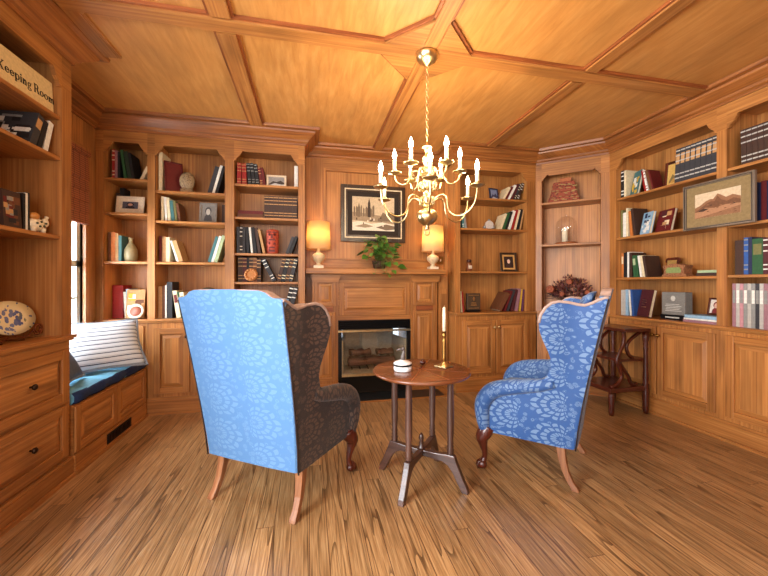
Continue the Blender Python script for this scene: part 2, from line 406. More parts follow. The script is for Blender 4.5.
structure(m, 'trim_11', PINE, 'flat ceiling border strip beside the tall left cabinet')
# walls
m = MB()
m.box(-2.0, -1.802, -0.8, 0.9, 0, 0.5, 'z'); m.box(-2.0, -1.802, -0.8, 0.9, 2.25, ZC, 'z'); m.box(-2.0, -1.802, -1.9, -0.8, 0, ZC, 'z')
m.box(-2.0, -1.802, 0.9, 2.66, 0, ZC, 'z'); m.box(-2.0, -1.802, 3.30, 4.3, 0, ZC, 'z'); m.box(-2.0, -1.802, 2.66, 3.30, 0, 0.74, 'z'); m.box(-2.0, -1.802, 2.66, 3.30, 2.2, ZC, 'z')
structure(m, 'wall_left', PINE_PANEL, 'pine clad wall on the window side')
m = MB(); m.box(-2.0, 0.292, 3.83, 4.2, 0, ZC, 'z'); m.box(1.082, 3.6, 3.83, 4.2, 0, ZC, 'z'); m.box(0.292, 1.082, 3.83, 4.2, 0.78, ZC, 'z'); structure(m, 'wall_back', PINE_PANEL, 'pine panelled chimney wall')
m = MB(); m.box(3.345, 3.5, -1.9, 4.0, 0, ZC, 'z'); structure(m, 'wall_right', PINE_PANEL, 'pine wall behind the bookcase')
m = MB(); m.box(-2.0, 3.5, -1.95, -1.8, 0, 0.6, 'x'); m.box(-2.0, 3.5, -1.95, -1.8, 2.4, ZC, 'x'); m.box(-2.0, -1.6, -1.95, -1.8, 0.6, 2.4, 'z'); m.box(0.5, 3.5, -1.95, -1.8, 0.6, 2.4, 'z')  # gap left for the added rear fill light
structure(m, 'wall_rear', PINE_PANEL, 'wall behind the camera with a wide opening added for fill light')
# overmantel panelling on the chimney wall
m = MB(); y = 3.83
m.box(-0.035, 0.15, y - 0.03, y, 1.31, 2.50, 'z'); m.box(1.34, 1.525, y - 0.03, y, 1.31, 2.50, 'z'); m.box(0.15, 1.34, y - 0.03, y, 2.40, 2.50, 'x')
m.box(0.15, 1.34, y - 0.022, y, 1.31, 1.42, 'x')
m.box(0.15, 0.175, y - 0.04, y, 1.42, 2.40, 'z'); m.box(1.315, 1.34, y - 0.04, y, 1.42, 2.40, 'z'); m.box(0.175, 1.315, y - 0.04, y, 2.375, 2.40, 'x'); m.box(0.175, 1.315, y - 0.035, y, 1.42, 1.437, 'x')
structure(m, 'trim_12', PINE, 'framed pine panelling above the mantel shelf')
m = MB(); m.box(1.415, 1.525, 3.70, 3.83, 0, 1.30, 'z'); m.box(1.44, 1.51, 3.69, 3.70, 0.25, 0.72, 'z'); m.box(1.44, 1.51, 3.69, 3.70, 0.85, 1.05, 'z'); m.box(1.44, 1.51, 3.69, 3.70, 1.10, 1.24, 'z')
structure(m, 'trim_13', PINE_PANEL, 'narrow panelled strip beside the fireplace')

# window over the seat
def window_seat_window():
    m = MB(); x = -1.80
    r = empty('window_1', (x, 2.98, 0.74), 0, 'bright sash window behind the window seat', None, None, 'structure')
    o = lambda mb, n, mat: mb.build(n, mat, r)
    m = MB(); Y0, Y1, Z0, Z1 = -0.32, 0.32, 0.0, 1.46
    m.box(-0.06, 0.02, Y0 - 0.075, Y0, Z0 - 0.0, Z1 + 0.08, 'z'); m.box(-0.06, 0.02, Y1, Y1 + 0.075, Z0 - 0.0, Z1 + 0.08, 'z'); m.box(-0.06, 0.02, Y0, Y1, Z1, Z1 + 0.08, 'y')
    m.box(-0.06, 0.035, Y0 - 0.09, Y1 + 0.09, Z0 - 0.03, Z0, 'y'); o(m, 'window_frame', PINE)
    m = MB()
    for a, b in ((Y0, Y0 + 0.045), (Y1 - 0.045, Y1)): m.box(-0.05, -0.02, a, b, Z0, Z1, 'z')
    for z in (Z0, 0.56, Z1 - 0.05): m.box(-0.05, -0.02, Y0, Y1, z, z + 0.05, 'y')
    m.box(-0.045, -0.025, -0.012, 0.012, Z0, Z1, 'z'); m.box(-0.045, -0.025, Y0, Y1, 0.30, 0.32, 'y')
    o(m, 'sash', plain('white sash paint', rgb(214, 222, 218), 0.5))
    m = MB(); m.box(-0.037, -0.033, Y0, Y1, Z0, Z1); o(m, 'pane', GLASS)
window_seat_window()
m = MB(); m.box(-3.2, -3.18, 1.0, 5.4, -0.5, 3.5); o = structure(m, 'outside_sky', SKYLIGHT, 'pale overcast daylight outside the window')
# woven roman blind
bl = empty('window_blind', (-1.773, 2.98, 1.64), 0, 'brown woven bamboo blind half lowered over the window', 'blind')
def blind_mat():
    m, nt, b = new_mat('woven bamboo'); g = NT(nt)
    tc = g.n('ShaderNodeTexCoord'); sp = g.n('ShaderNodeSeparateXYZ'); g.l(tc.outputs['Object'], sp.inputs[0])
    h = g.math('FRACT', g.math('MULTIPLY', sp.outputs[2], 60.0)); v = g.math('FRACT', g.math('MULTIPLY', sp.outputs[1], 14.0))
    k = g.math('MAXIMUM', g.math('LESS_THAN', h, 0.25), g.math('LESS_THAN', v, 0.08))
    g.l(g.mix(k, rgb(166, 100, 66), rgb(90, 46, 32)), b.inputs['Base Color']); b.inputs['Roughness'].default_value = 0.7
    return m
m = MB(); BL = blind_mat()
zs = [0.0, 0.09, 0.18, 0.27, 0.36, 0.56]
for a, b in zip(zs, zs[1:]): m.prism([(0.0, a), (0.012, a + 0.004), (0.004, b), (-0.004, b)], 'xz', -0.335, 0.335, 'y')
m.build('slat_panel', BL, bl)
m = MB(); m.box(-0.004, 0.02, -0.34, 0.34, 0.56, 0.60, 'y'); m.build('head_rail', BL, bl)

# side window beside the camera; rear opening added to house the fill light
for nm, loc, rz, w_, z0, z1 in (('window_2', (-1.80, 0.05, 0), PI / 2, 1.7, 0.5, 2.25), ('added_opening', (-0.55, -1.80, 0), PI, 2.1, 0.6, 2.4)):
    m = MB(); h = w_ / 2
    m.box(-h - 0.07, -h, -0.02, 0.06, z0, z1, 'z'); m.box(h, h + 0.07, -0.02, 0.06, z0, z1, 'z'); m.box(-h - 0.07, h + 0.07, -0.02, 0.06, z1, z1 + 0.07, 'x'); m.box(-h - 0.09, h + 0.09, -0.04, 0.06, z0 - 0.04, z0, 'x')
    n = 2 if w_ < 2 else 3
    for i in range(1, n): m.box(-h + w_ * i / n - 0.025, -h + w_ * i / n + 0.025, 0.02, 0.06, z0, z1, 'z')
    o = structure(m, nm, PINE, 'window casing near the camera, the rear one added for fill light'); o.location = loc; o.rotation_euler = (0, 0, rz)

# ------------------------------------------------------------------ built-in cabinetry
def arch(a, b, zt, zl):
    """underside of a header between stiles with ogee corners, left to right"""
    return [(a, zl), (a + 0.014, zl), (a + 0.018, zl + 0.016), (a + 0.030, zl + 0.032), (a + 0.046, zl + 0.046), (a + 0.058, zl + 0.068), (a + 0.07, zt),
            (b - 0.07, zt), (b - 0.058, zl + 0.068), (b - 0.046, zl + 0.046), (b - 0.030, zl + 0.032), (b - 0.018, zl + 0.016), (b - 0.014, zl), (b, zl)]
def bookcase(loc, rz, stiles, shelves, label, depth=0.30, z0=0.85, zt=2.40, top=2.50, wall_name='back_panel', end_l=True):
    r = empty('bookcase', loc, rz, label, 'bookcase')
    W0, W1 = stiles[0][0], stiles[-1][1]
    m = MB()
    for a, b in stiles: m.box(a, b, 0, 0.022, z0, 2.31, 'z')
    for (a0, a1), (b0, b1) in zip(stiles, stiles[1:]):
        m.prism([(a1, top)] + arch(a1, b0, zt, 2.31) + [(b0, top)], 'xz', 0, 0.022, 'x')
    for a, b in stiles: m.box(a, b, 0, 0.022, 2.31, top, 'x')
    m.build('face_frame', PINE, r)
    m = MB()
    for i, (a, b) in enumerate(stiles):
        if i in (0, len(stiles) - 1):
            lo, hi = (b - 0.02, b) if i == 0 else (a, a + 0.02)
            m.box(lo, hi, 0.022, depth, z0, top, 'z')
        else: m.box(a, b, 0.022, depth, z0, top, 'z')
        m.build('side_panel', PINE_PANEL, r); m = MB()
    m.bm.free()
    m = MB()
    n = max(1, round((W1 - W0) / 0.35))
    for i in range(n): m.box(W0 + (W1 - W0) * i / n, W0 + (W1 - W0) * (i + 1) / n, depth, depth + 0.012, z0, top, 'z')
    m.build('back_panel', PINE_PANEL, r)
    m = MB(); m.box(W0 + 0.03, W1 - 0.03, 0.022, depth, 2.44, 2.46, 'x'); m.build('top_panel', PINE_PANEL, r)
    for (a0, a1), (b0, b1), zz in zip(stiles, stiles[1:], shelves):
        for z in zz:
            m = MB(); m.box(a1, b0, 0.008, depth, z - 0.022, z, 'x'); m.build('shelf', PINE, r, bevel=0.003)
    return r
def panel_door(r, x0, x1, z0, z1, knob=None, y=-0.018, name='door', mat=PINE, pmat=PINE_PANEL, fr=0.052, knob_mat=None, knob_z=None):
    m = MB(); t = y + 0.018
    m.box(x0, x0 + fr, y, t, z0, z1, 'z'); m.box(x1 - fr, x1, y, t, z0, z1, 'z')
    m.box(x0 + fr, x1 - fr, y, t, z0, z0 + fr, 'x'); m.box(x0 + fr, x1 - fr, y, t, z1 - fr, z1, 'x')
    d = m.build(name, mat, r, bevel=0.003)
    m = MB(); a, b, c, e = x0 + fr, x1 - fr, z0 + fr, z1 - fr; i = 0.036
    horiz = (b - a) > (e - c); g = 'x' if horiz else 'z'
    k = max(1, int(round(((e - c) if horiz else (b - a)) / 0.085)))
    yb, yf = y + 0.0172, y + 0.004
    m.poly([(a, yb, c), (b, yb, c), (b - i, yf, c + i), (a + i, yf, c + i)], 'x'); m.poly([(b, yb, e), (a, yb, e), (a + i, yf, e - i), (b - i, yf, e - i)], 'x')
    m.poly([(a, yb, e), (a, yb, c), (a + i, yf, c + i), (a + i, yf, e - i)]); m.poly([(b, yb, c), (b, yb, e), (b - i, yf, e - i), (b - i, yf, c + i)])
    A, B, CC, E = a + i, b - i, c + i, e - i
    for q in range(k):
        if horiz: z_, z2 = CC + (E - CC) * q / k, CC + (E - CC) * (q + 1) / k; m.poly([(A, yf, z_), (B, yf, z_), (B, yf, z2), (A, yf, z2)], g)
        else: x_, x2 = A + (B - A) * q / k, A + (B - A) * (q + 1) / k; m.poly([(x_, yf, CC), (x2, yf, CC), (x2, yf, E), (x_, yf, E)], g)
    m.build('raised_panel', pmat, d)
    if knob is not None:
        m = MB(); kz = knob_z if knob_z else z1 - 0.075
        m.lathe([(0.006, 0), (0.006, 0.012), (0.014, 0.016), (0.016, 0.024), (0.010, 0.031), (0.001, 0.033)], seg=14)
        m.transform(Matrix.Translation((knob, y, kz)) @ Matrix.Rotation(PI / 2, 4, 'X'))
        m.build('knob', knob_mat or OLDBRASS, d)
    return d
def base_cabinet(loc, rz, W0, W1, doors, label, depth=0.31, dz=(0.185, 0.765), top=0.815, mat=PINE, pmat=PINE_PANEL, kmat=None):
    r = empty('base_cabinet', loc, rz, label, 'cabinet')
    m = MB(); m.box(W0, W1, 0, depth, 0.15, top, 'z')
    for x0, x1, k in doors: pass
    m.build('carcass', mat, r)
    m = MB(); m.box(W0, W1, -0.014, depth, 0, 0.13, 'x'); m.box(W0, W1, -0.008, depth, 0.13, 0.15, 'x'); m.box(W0, W1, -0.026, -0.014, 0, 0.022, 'x')
    m.build('plinth', mat, r)
    for x0, x1, k in doors: panel_door(r, x0, x1, dz[0], dz[1], k, mat=mat, pmat=pmat, knob_mat=kmat)
    return r
def countertop(loc, rz, W0, W1, label, depth=0.31, z=0.85, front=-0.03, extra=None):
    r = empty('countertop', loc, rz, label, 'counter')
    m = MB(); m.box(W0, W1, front, depth, z - 0.02, z, 'x'); m.box(W0, W1, front + 0.012, depth, z - 0.034, z - 0.02, 'x')
    m.build('counter_board', PINE, r, bevel=0.004)
    return r
LBL = (-1.80, 3.47, 0); ALC = (1.53, 3.50, 0); RGT = (3.02, 3.03, 0); LFT = (-1.41, 1.0, 0)
ca = math.atan2(3.03 - 3.50, 3.02 - 2.50); COR = (2.50, 3.50, 0); CW = math.hypot(0.52, 0.47)
st_b = [(0, 0.06), (0.40, 0.46), (1.04, 1.12), (1.70, 1.76)]
sh_b = [[2.09, 1.79, 1.36], [2.00, 1.73, 1.36], [2.10, 1.79, 1.45, 1.18]]
bookcase(LBL, 0, st_b, sh_b, 'three-bay built-in pine bookcase between the window seat and the fireplace')
base_cabinet(LBL, 0, 0.40, 1.76, [(0.455, 0.745, 0.728), (0.757, 1.045, 0.774), (1.115, 1.40, 1.383), (1.412, 1.70, 1.43)], 'pale pine base cabinet behind the blue chair with its back turned', kmat=BRONZE)
r = empty('base_cabinet', (-1.80, 3.47, 0), 0, 'single-door pine cabinet end behind the window seat cushion', 'cabinet')
m = MB(); m.box(0, 0.397, 0, 0.31, 0.0, 0.815, 'z'); m.build('carcass', PINE, r); panel_door(r, 0.08, 0.375, 0.45, 0.79, None, y=-0.012)
countertop(LBL, 0, 0.0, 1.76, 'long pine counter under the three-bay back bookcase')
# alcove right of the fireplace
bookcase(ALC, 0, [(0, 0.057), (0.865, 0.97)], [[2.10, 1.765, 1.297]], 'single-bay pine bookcase between the fireplace and the angled corner')
base_cabinet(ALC, 0, 0, 0.97, [(0.075, 0.462, 0.442), (0.472, 0.865, 0.492)], 'two-door reddish pine cabinet right of the fireplace', kmat=BRASS, mat=PINE, pmat=PINE_PANEL)
countertop(ALC, 0, 0.0, 0.965, 'short pine counter right of the fireplace')
# angled corner unit
bookcase(COR, ca, [(0.0, 0.06), (0.625, CW)], [[2.065, 1.60]], 'angled corner pine bookcase holding the glass dome', depth=0.26, zt=2.36)
base_cabinet(COR, ca, 0.012, CW - 0.012, [(0.06, 0.635, None)], 'angled corner pine cabinet behind the right blue chair', depth=0.26)
countertop(COR, ca, 0.005, CW - 0.005, 'angled corner counter under the dried flowers', depth=0.26, front=-0.02)
# right wall
st_r = [(0.0, 0.075), (0.965, 1.03), (1.93, 2.0)]
sh_r = [[2.017, 1.623, 1.225], [2.017, 1.60, 1.23]]
bookcase(RGT, -PI / 2, st_r, sh_r, 'long two-bay pine bookcase along the wall opposite the window', depth=0.30)
base_cabinet(RGT, -PI / 2, 0, 2.0, [(0.075, 0.505, 0.485), (0.515, 0.963, 0.535), (1.032, 1.46, 1.44), (1.47, 1.93, 1.49)], 'long knotty pine base cabinet behind the library steps', kmat=OLDBRASS, dz=(0.185, 0.785))
countertop(RGT, -PI / 2, 0.0, 2.0, 'long pine counter along the wall opposite the window', front=-0.022)
# left tall unit
st_l = [(0.0, 0.06), (0.70, 0.77), (1.39, 1.475)]
sh_l = [[2.14, 1.903, 1.445], [2.14, 1.903, 1.445]]
bookcase(LFT, PI / 2, st_l, sh_l, 'tall pine bookcase by the window seat, holding the lettered sign', depth=0.375, z0=0.86)
r = empty('drawer_chest', LFT, PI / 2, 'wide built-in pine drawer chest under the lettered sign bookcase', 'chest of drawers')
m = MB(); m.box(0, 1.475, -0.0 + 0.01, 0.375, 0.12, 0.825, 'x'); m.build('carcass', PINE, r)
m = MB(); m.box(0, 1.475, -0.012, 0.375, 0, 0.105, 'x'); m.box(0, 1.475, -0.006, 0.375, 0.105, 0.12, 'x'); m.box(0, 1.475, -0.026, -0.012, 0, 0.022, 'x'); m.build('plinth', PINE, r)
for x0, x1 in ((0.17, 0.77), (0.845, 1.435)):
    for z0, z1 in ((0.472, 0.775), (0.145, 0.448)):
        panel_door(r, x0, x1, z0, z1, (x0 + x1) / 2, y=-0.008, name='drawer', knob_mat=BRONZE, knob_z=(z0 + z1) / 2 + 0.01)
r = empty('countertop', LFT, PI / 2, 'pine ledge on top of the drawer chest under the oval plate', 'counter')
m = MB(); m.box(0, 1.485, -0.025, 0.375, 0.84, 0.86, 'x'); m.box(0, 1.478, -0.012, 0.375, 0.826, 0.84, 'x'); m.build('counter_board', PINE, r, bevel=0.004)

# window seat
r = empty('window_bench', (-1.40, 2.48, 0), PI / 2, 'built-in pine window seat bench with raised panels', 'bench')
m = MB(); m.box(0, 0.954, 0, 0.395, 0.12, 0.42, 'x'); m.build('carcass', PINE, r)
m = MB(); m.box(0, 0.954, -0.008, 0.395, 0, 0.12, 'x'); m.box(0, 0.954, -0.02, -0.008, 0, 0.022, 'x'); m.build('plinth', PINE, r)
for x0, x1 in ((0.0, 0.47), (0.47, 0.94)): panel_door(r, x0, x1, 0.135, 0.415, None, y=-0.012, name='front_panel', fr=0.05)
m = MB(); m.box(0.34, 0.675, -0.014, -0.008, 0.032, 0.10, 'x')
for k in range(16): m.box(0.352 + k * 0.0195, 0.360 + k * 0.0195, -0.018, -0.014, 0.042, 0.090, mi=1)
v = m.build('vent_grille', [IRON, BRONZE], r)
def cushion_grid(nx, ny, f):
    """closed pillow from a grid function f(u,v,side) with u,v in -1..1"""
    m = MB(); top = []; bot = []
    for side, store in ((1, top), (-1, bot)):
        for i in range(nx + 1):
            store.append([m.bm.verts.new(f(-1 + 2 * i / nx, -1 + 2 * j / ny, side)) for j in range(ny + 1)])
    fs = []
    for i in range(nx):
        for j in range(ny):
            fs.append((top, i, j, 1)); fs.append((bot, i, j, -1))
    for G, i, j, sgn in fs:
        q = [G[i][j], G[i + 1][j], G[i + 1][j + 1], G[i][j + 1]]
        fc = m.bm.faces.new(q if sgn > 0 else q[::-1]); fc.smooth = True; fc[m.rl] = 0.5
        idx = [(i, j), (i + 1, j), (i + 1, j + 1), (i, j + 1)]
        if sgn < 0: idx = idx[::-1]
        for l, (a, b) in zip(fc.loops, idx): l[m.uv].uv = (a / nx, b / ny)
    bmesh.ops.remove_doubles(m.bm, verts=m.bm.verts, dist=0.0005)
    return m
SEATBLUE = plain('sky blue seat fabric', rgb(104, 172, 208), 0.8)
SEATEDGE = plain('navy seat border', rgb(24, 46, 88), 0.85)
r = empty('seat_cushion', (-1.595, 2.97, 0.421), 0, 'long sky blue cushion with navy edge on the window seat', 'cushion')
m = MB(); n = 24; rings = []
for i in range(n + 1):
    yy = -0.475 + 0.95 * i / n; wv = 0.006 * math.sin(i * 1.1) + 0.004 * math.sin(i * 2.7)
    e = 0.012 if i in (0, n) else 0
    rings.append([(-0.19 + e, yy, 0.002), (0.185 - e + wv, yy, 0.002), (0.198 - e + wv, yy, 0.02), (0.20 - e + wv, yy, 0.05), (0.185 - e + wv, yy, 0.072 + wv), (0.10, yy, 0.082 + wv), (-0.10, yy, 0.082), (-0.19 + e, yy, 0.07)])
m.loft(rings, grain='y'); 
for f in m.bm.faces:
    c = f.calc_center_median()
    if c.x > 0.186: f.material_index = 1
m.build('cushion_pad', [SEATBLUE, SEATEDGE], r)
def stripe_mat():
    m, nt, b = new_mat('striped ticking'); g = NT(nt)
    uv = g.n('ShaderNodeUVMap'); sp = g.n('ShaderNodeSeparateXYZ'); g.l(uv.outputs[0], sp.inputs[0])
    v = g.math('ADD', g.math('MULTIPLY', sp.outputs[1], 11.0), g.math('MULTIPLY', g.math('SINE', g.math('MULTIPLY', sp.outputs[0], 3.4)), 0.35))
    fr = g.math('FRACT', v); k = g.math('LESS_THAN', fr, 0.2); k2 = g.math('MULTIPLY', g.math('LESS_THAN', fr, 0.42), g.math('GREATER_THAN', fr, 0.30))
    c = g.mix(g.math('MULTIPLY', k2, 0.45), g.mix(k, rgb(206, 214, 222), rgb(62, 72, 96)), rgb(110, 124, 146))
    g.l(c, b.inputs['Base Color']); b.inputs['Roughness'].default_value = 0.85
    return m
STRIPE = stripe_mat()
def pillow(w_, h_, t_):
    def f(u, v, s):
        k = (1 - abs(u) ** 2.6) * (1 - abs(v) ** 2.6)
        e = 1 + 0.07 * (abs(u) * abs(v)) ** 2 - 0.05 * ((1 - abs(v)) if abs(u) > 0.99 else 0) - 0.05 * (1 - abs(u)) * (abs(v) > 0.99)
        return (u * w_ / 2 * e, v * h_ / 2 * e, s * t_ / 2 * (k ** 0.55 if k > 0 else 0))
    return cushion_grid(16, 14, f)
def pillow_thing(name, Mx, w_, h_, t_, label, mat, edge):
    r = bpy.data.objects.new(name, None); C.objects.link(r); r.matrix_world = Mx; tag(r, label, 'pillow')
    m = pillow(w_, h_, t_); m.build('pillow_cover', mat, r)
    m = MB(); N = 40; pts = []
    for i in range(N):
        a = i / N * 4; k = int(a); q = a - k
        u, v = ((-1 + 2 * q, -1), (1, -1 + 2 * q), (1 - 2 * q, 1), (-1, 1 - 2 * q))[k]
        e = 1 + 0.07 * (abs(u) * abs(v)) ** 2 - 0.05 * ((1 - abs(v)) if abs(u) > 0.99 else 0) - 0.05 * (1 - abs(u)) * (abs(v) > 0.99)
        pts.append((u * w_ / 2 * e, v * h_ / 2 * e, 0))
    m.tube(pts + [pts[0]], 0.011, 8); m.build('fringe', edge, r)
    return r
# leaning back on the window wall, facing the room
Mx = Matrix.Translation((-1.60, 3.16, 0.685)) @ Matrix.Rotation(math.radians(-32), 4, 'Z') @ Matrix.Rotation(math.radians(0), 4, 'Z') @ Matrix.Rotation(math.radians(90 - 32), 4, 'X')
Mx = Matrix.Translation((-1.545, 3.10, 0.692)) @ Matrix.Rotation(math.radians(38), 4, 'Z') @ Matrix.Rotation(math.radians(52), 4, 'X')
pillow_thing('throw_pillow', Mx, 0.46, 0.41, 0.13, 'pale striped throw pillow with grey fringe on the window seat', STRIPE, plain('grey fringe', rgb(128, 138, 152), 0.9))
Mx = Matrix.Translation((-1.57, 2.66, 0.64)) @ Matrix.Rotation(math.radians(100), 4, 'Z') @ Matrix.Rotation(math.radians(62), 4, 'X')
pillow_thing('throw_pillow', Mx, 0.30, 0.24, 0.09, 'grey throw pillow mostly hidden behind the drawer chest', plain('slate blue weave', rgb(92, 104, 128), 0.9), plain('grey fringe', rgb(128, 138, 152), 0.9))

# ------------------------------------------------------------------ fireplace
r = empty('mantelpiece', (0.68, 3.66, 0), 0, 'pine mantelpiece with fluted pilasters around the firebox', 'mantel')
m = MB(); m.box(-0.715, 0.76, -0.13, 0.138, 1.262, 1.318, 'x'); m.build('mantel_shelf', PINE, r, bevel=0.006)
m = MB()
for a, b, z0, z1 in ((-0.03, 0.0, 1.235, 1.262), (-0.012, 0.0, 1.205, 1.235)): m.box(-0.65, 0.72, a, b, z0, z1, 'x', 0)
for x0, x1 in ((-0.665, -0.365), (0.39, 0.72)):
    m.prism([(x0 + 0.02, 1.18), (x0 + 0.015, 1.20), (x0, 1.225), (x0 - 0.008, 1.255), (x1 + 0.008, 1.255), (x1, 1.225), (x1 - 0.015, 1.20), (x1 - 0.02, 1.18)], 'xz', -0.045, -0.001, 'x')
m.build('cornice', PINE, r)
m = MB(); m.box(-0.39, 0.40, 0, 0.16, 0.78, 1.235, 'x'); fr = m.build('header', PINE, r); panel_door(fr, -0.37, 0.385, 0.83, 1.17, None, y=-0.012, name='header_panel', fr=0.045)
for x0, x1 in ((-0.65, -0.385), (0.40, 0.70)):
    m = MB(); m.box(x0, x1, -0.015, 0.16, 0, 1.235, 'z'); m.box(x0 - 0.012, x1 + 0.012, -0.03, 0.1, 0, 0.13, 'x'); p = m.build('pilaster', PINE, r)
    panel_door(p, x0 + 0.025, x1 - 0.025, 0.93, 1.20, None, y=-0.027, name='pilaster_panel', fr=0.035)
    m = MB(); m.box(x0 + 0.055, x1 - 0.055, -0.034, -0.015, 0.875, 0.925, 'x'); m.build('rosette_block', PINE_DARK, p)
    panel_door(p, x0 + 0.025, x1 - 0.025, 0.16, 0.87, None, y=-0.027, name='pilaster_panel', fr=0.035)
r = empty('fireplace_insert', (0.68, 3.66, 0), 0, 'black metal firebox with brass trimmed glass doors and louvres', 'fireplace')
m = MB()
m.box(-0.385, 0.40, 0.02, 0.04, 0.68, 0.778, 'x'); 
for k in range(4): m.prism([(0.005, 0.685 + k * 0.022), (0.02, 0.70 + k * 0.022), (0.02, 0.685 + k * 0.022)], 'yz', -0.38, 0.395, 'x')
m.build('top_louvre', BLACK, r)
m = MB(); m.box(-0.385, 0.40, 0.02, 0.04, 0.0, 0.19, 'x')
for k in range(6): m.prism([(0.0, 0.02 + k * 0.026), (0.02, 0.04 + k * 0.026), (0.02, 0.02 + k * 0.026)], 'yz', -0.38, 0.395, 'x')
m.build('bottom_louvre', BLACK, r)
m = MB(); m.box(-0.385, -0.345, 0.0, 0.04, 0.19, 0.68); m.box(0.36, 0.40, 0.0, 0.04, 0.19, 0.68); m.build('surround_frame', BLACK, r)
m = MB(); m.box(-0.385, 0.40, -0.012, 0.0, 0.655, 0.675, 'x'); m.build('brass_trim', BRASS, r); m = MB(); m.box(-0.345, 0.36, -0.012, 0.0, 0.19, 0.215, 'x'); m.build('brass_trim', BRASS, r)
m = MB(); m.box(-0.33, 0.345, 0.008, 0.012, 0.215, 0.655); m.build('glass_door', SMOKED, r)
FIREBRICK = plain('pale firebrick', rgb(196, 180, 150), 0.9)
m = MB(); m.box(-0.30, 0.31, 0.44, 0.46, 0.19, 0.72, mi=0); m.box(-0.345, 0.36, 0.04, 0.46, 0.19, 0.215, mi=0)
m.prism([(-0.345, 0.04), (-0.325, 0.04), (-0.28, 0.44), (-0.30, 0.44)], 'xy', 0.215, 0.56, mi=0); m.prism([(0.36, 0.04), (0.34, 0.04), (0.29, 0.44), (0.31, 0.44)], 'xy', 0.215, 0.56, mi=0)
m.build('firebox_lining', FIREBRICK, r)
m = MB(); m.box(-0.385, 0.40, 0.04, 0.48, 0.73, 0.75); m.build('firebox_roof', BLACK, r)
BARK = wood('charred bark', rgb(60, 34, 24), rgb(112, 74, 54), rgb(150, 110, 84), rough=0.9)
for k, (p, q, rad) in enumerate((((0.42, 3.855, 0.296), (0.95, 3.875, 0.296), 0.05), ((0.45, 3.975, 0.292), (0.92, 3.985, 0.292), 0.045), ((0.45, 3.89, 0.392), (0.68, 3.955, 0.382), 0.042), ((0.75, 3.90, 0.392), (0.94, 3.95, 0.382), 0.040))):
    m = MB(); P_ = Vector(p); Q_ = Vector(q); N = 7
    m.tube([P_.lerp(Q_, i / N) + Vector((0, 0, 0.006 * math.sin(i * 2.1))) for i in range(N + 1)], [rad * (0.9 + 0.12 * math.sin(i * 1.7 + k)) for i in range(N + 1)], 12, 'x')
    lo = m.build('fire_log', BARK); tag(lo, ('longest log lying at the front of the fire grate', 'straight log lying at the back of the fire grate', 'left slanting log on top of the fire stack', 'right slanting log on top of the fire stack')[k], 'log', 'logs in the firebox')
g_ = empty('fire_grate', (0.68, 3.90, 0.2225), 0, 'black iron grate under the logs in the firebox', 'grate')
m = MB()
for k in range(6): m.tube([(-0.22 + k * 0.09, -0.08, 0.0), (-0.22 + k * 0.09, -0.08, 0.012), (-0.22 + k * 0.09, 0.10, 0.012), (-0.22 + k * 0.09, 0.10, 0.0)], 0.006, 6)
m.build('bars', IRON, g_)
m = MB(); m.box(0.02, 1.37, 3.40, 3.655, 0.001, 0.014, 'x'); m.box(0.0, 1.46, 3.385, 3.40, 0.001, 0.012, 'x', 1); m.box(1.37, 1.46, 3.40, 3.655, 0.001, 0.012, 'y', 1)
o = structure(m, 'trim_14', [SLATE, PINE], 'flat black slate hearth with wooden border')

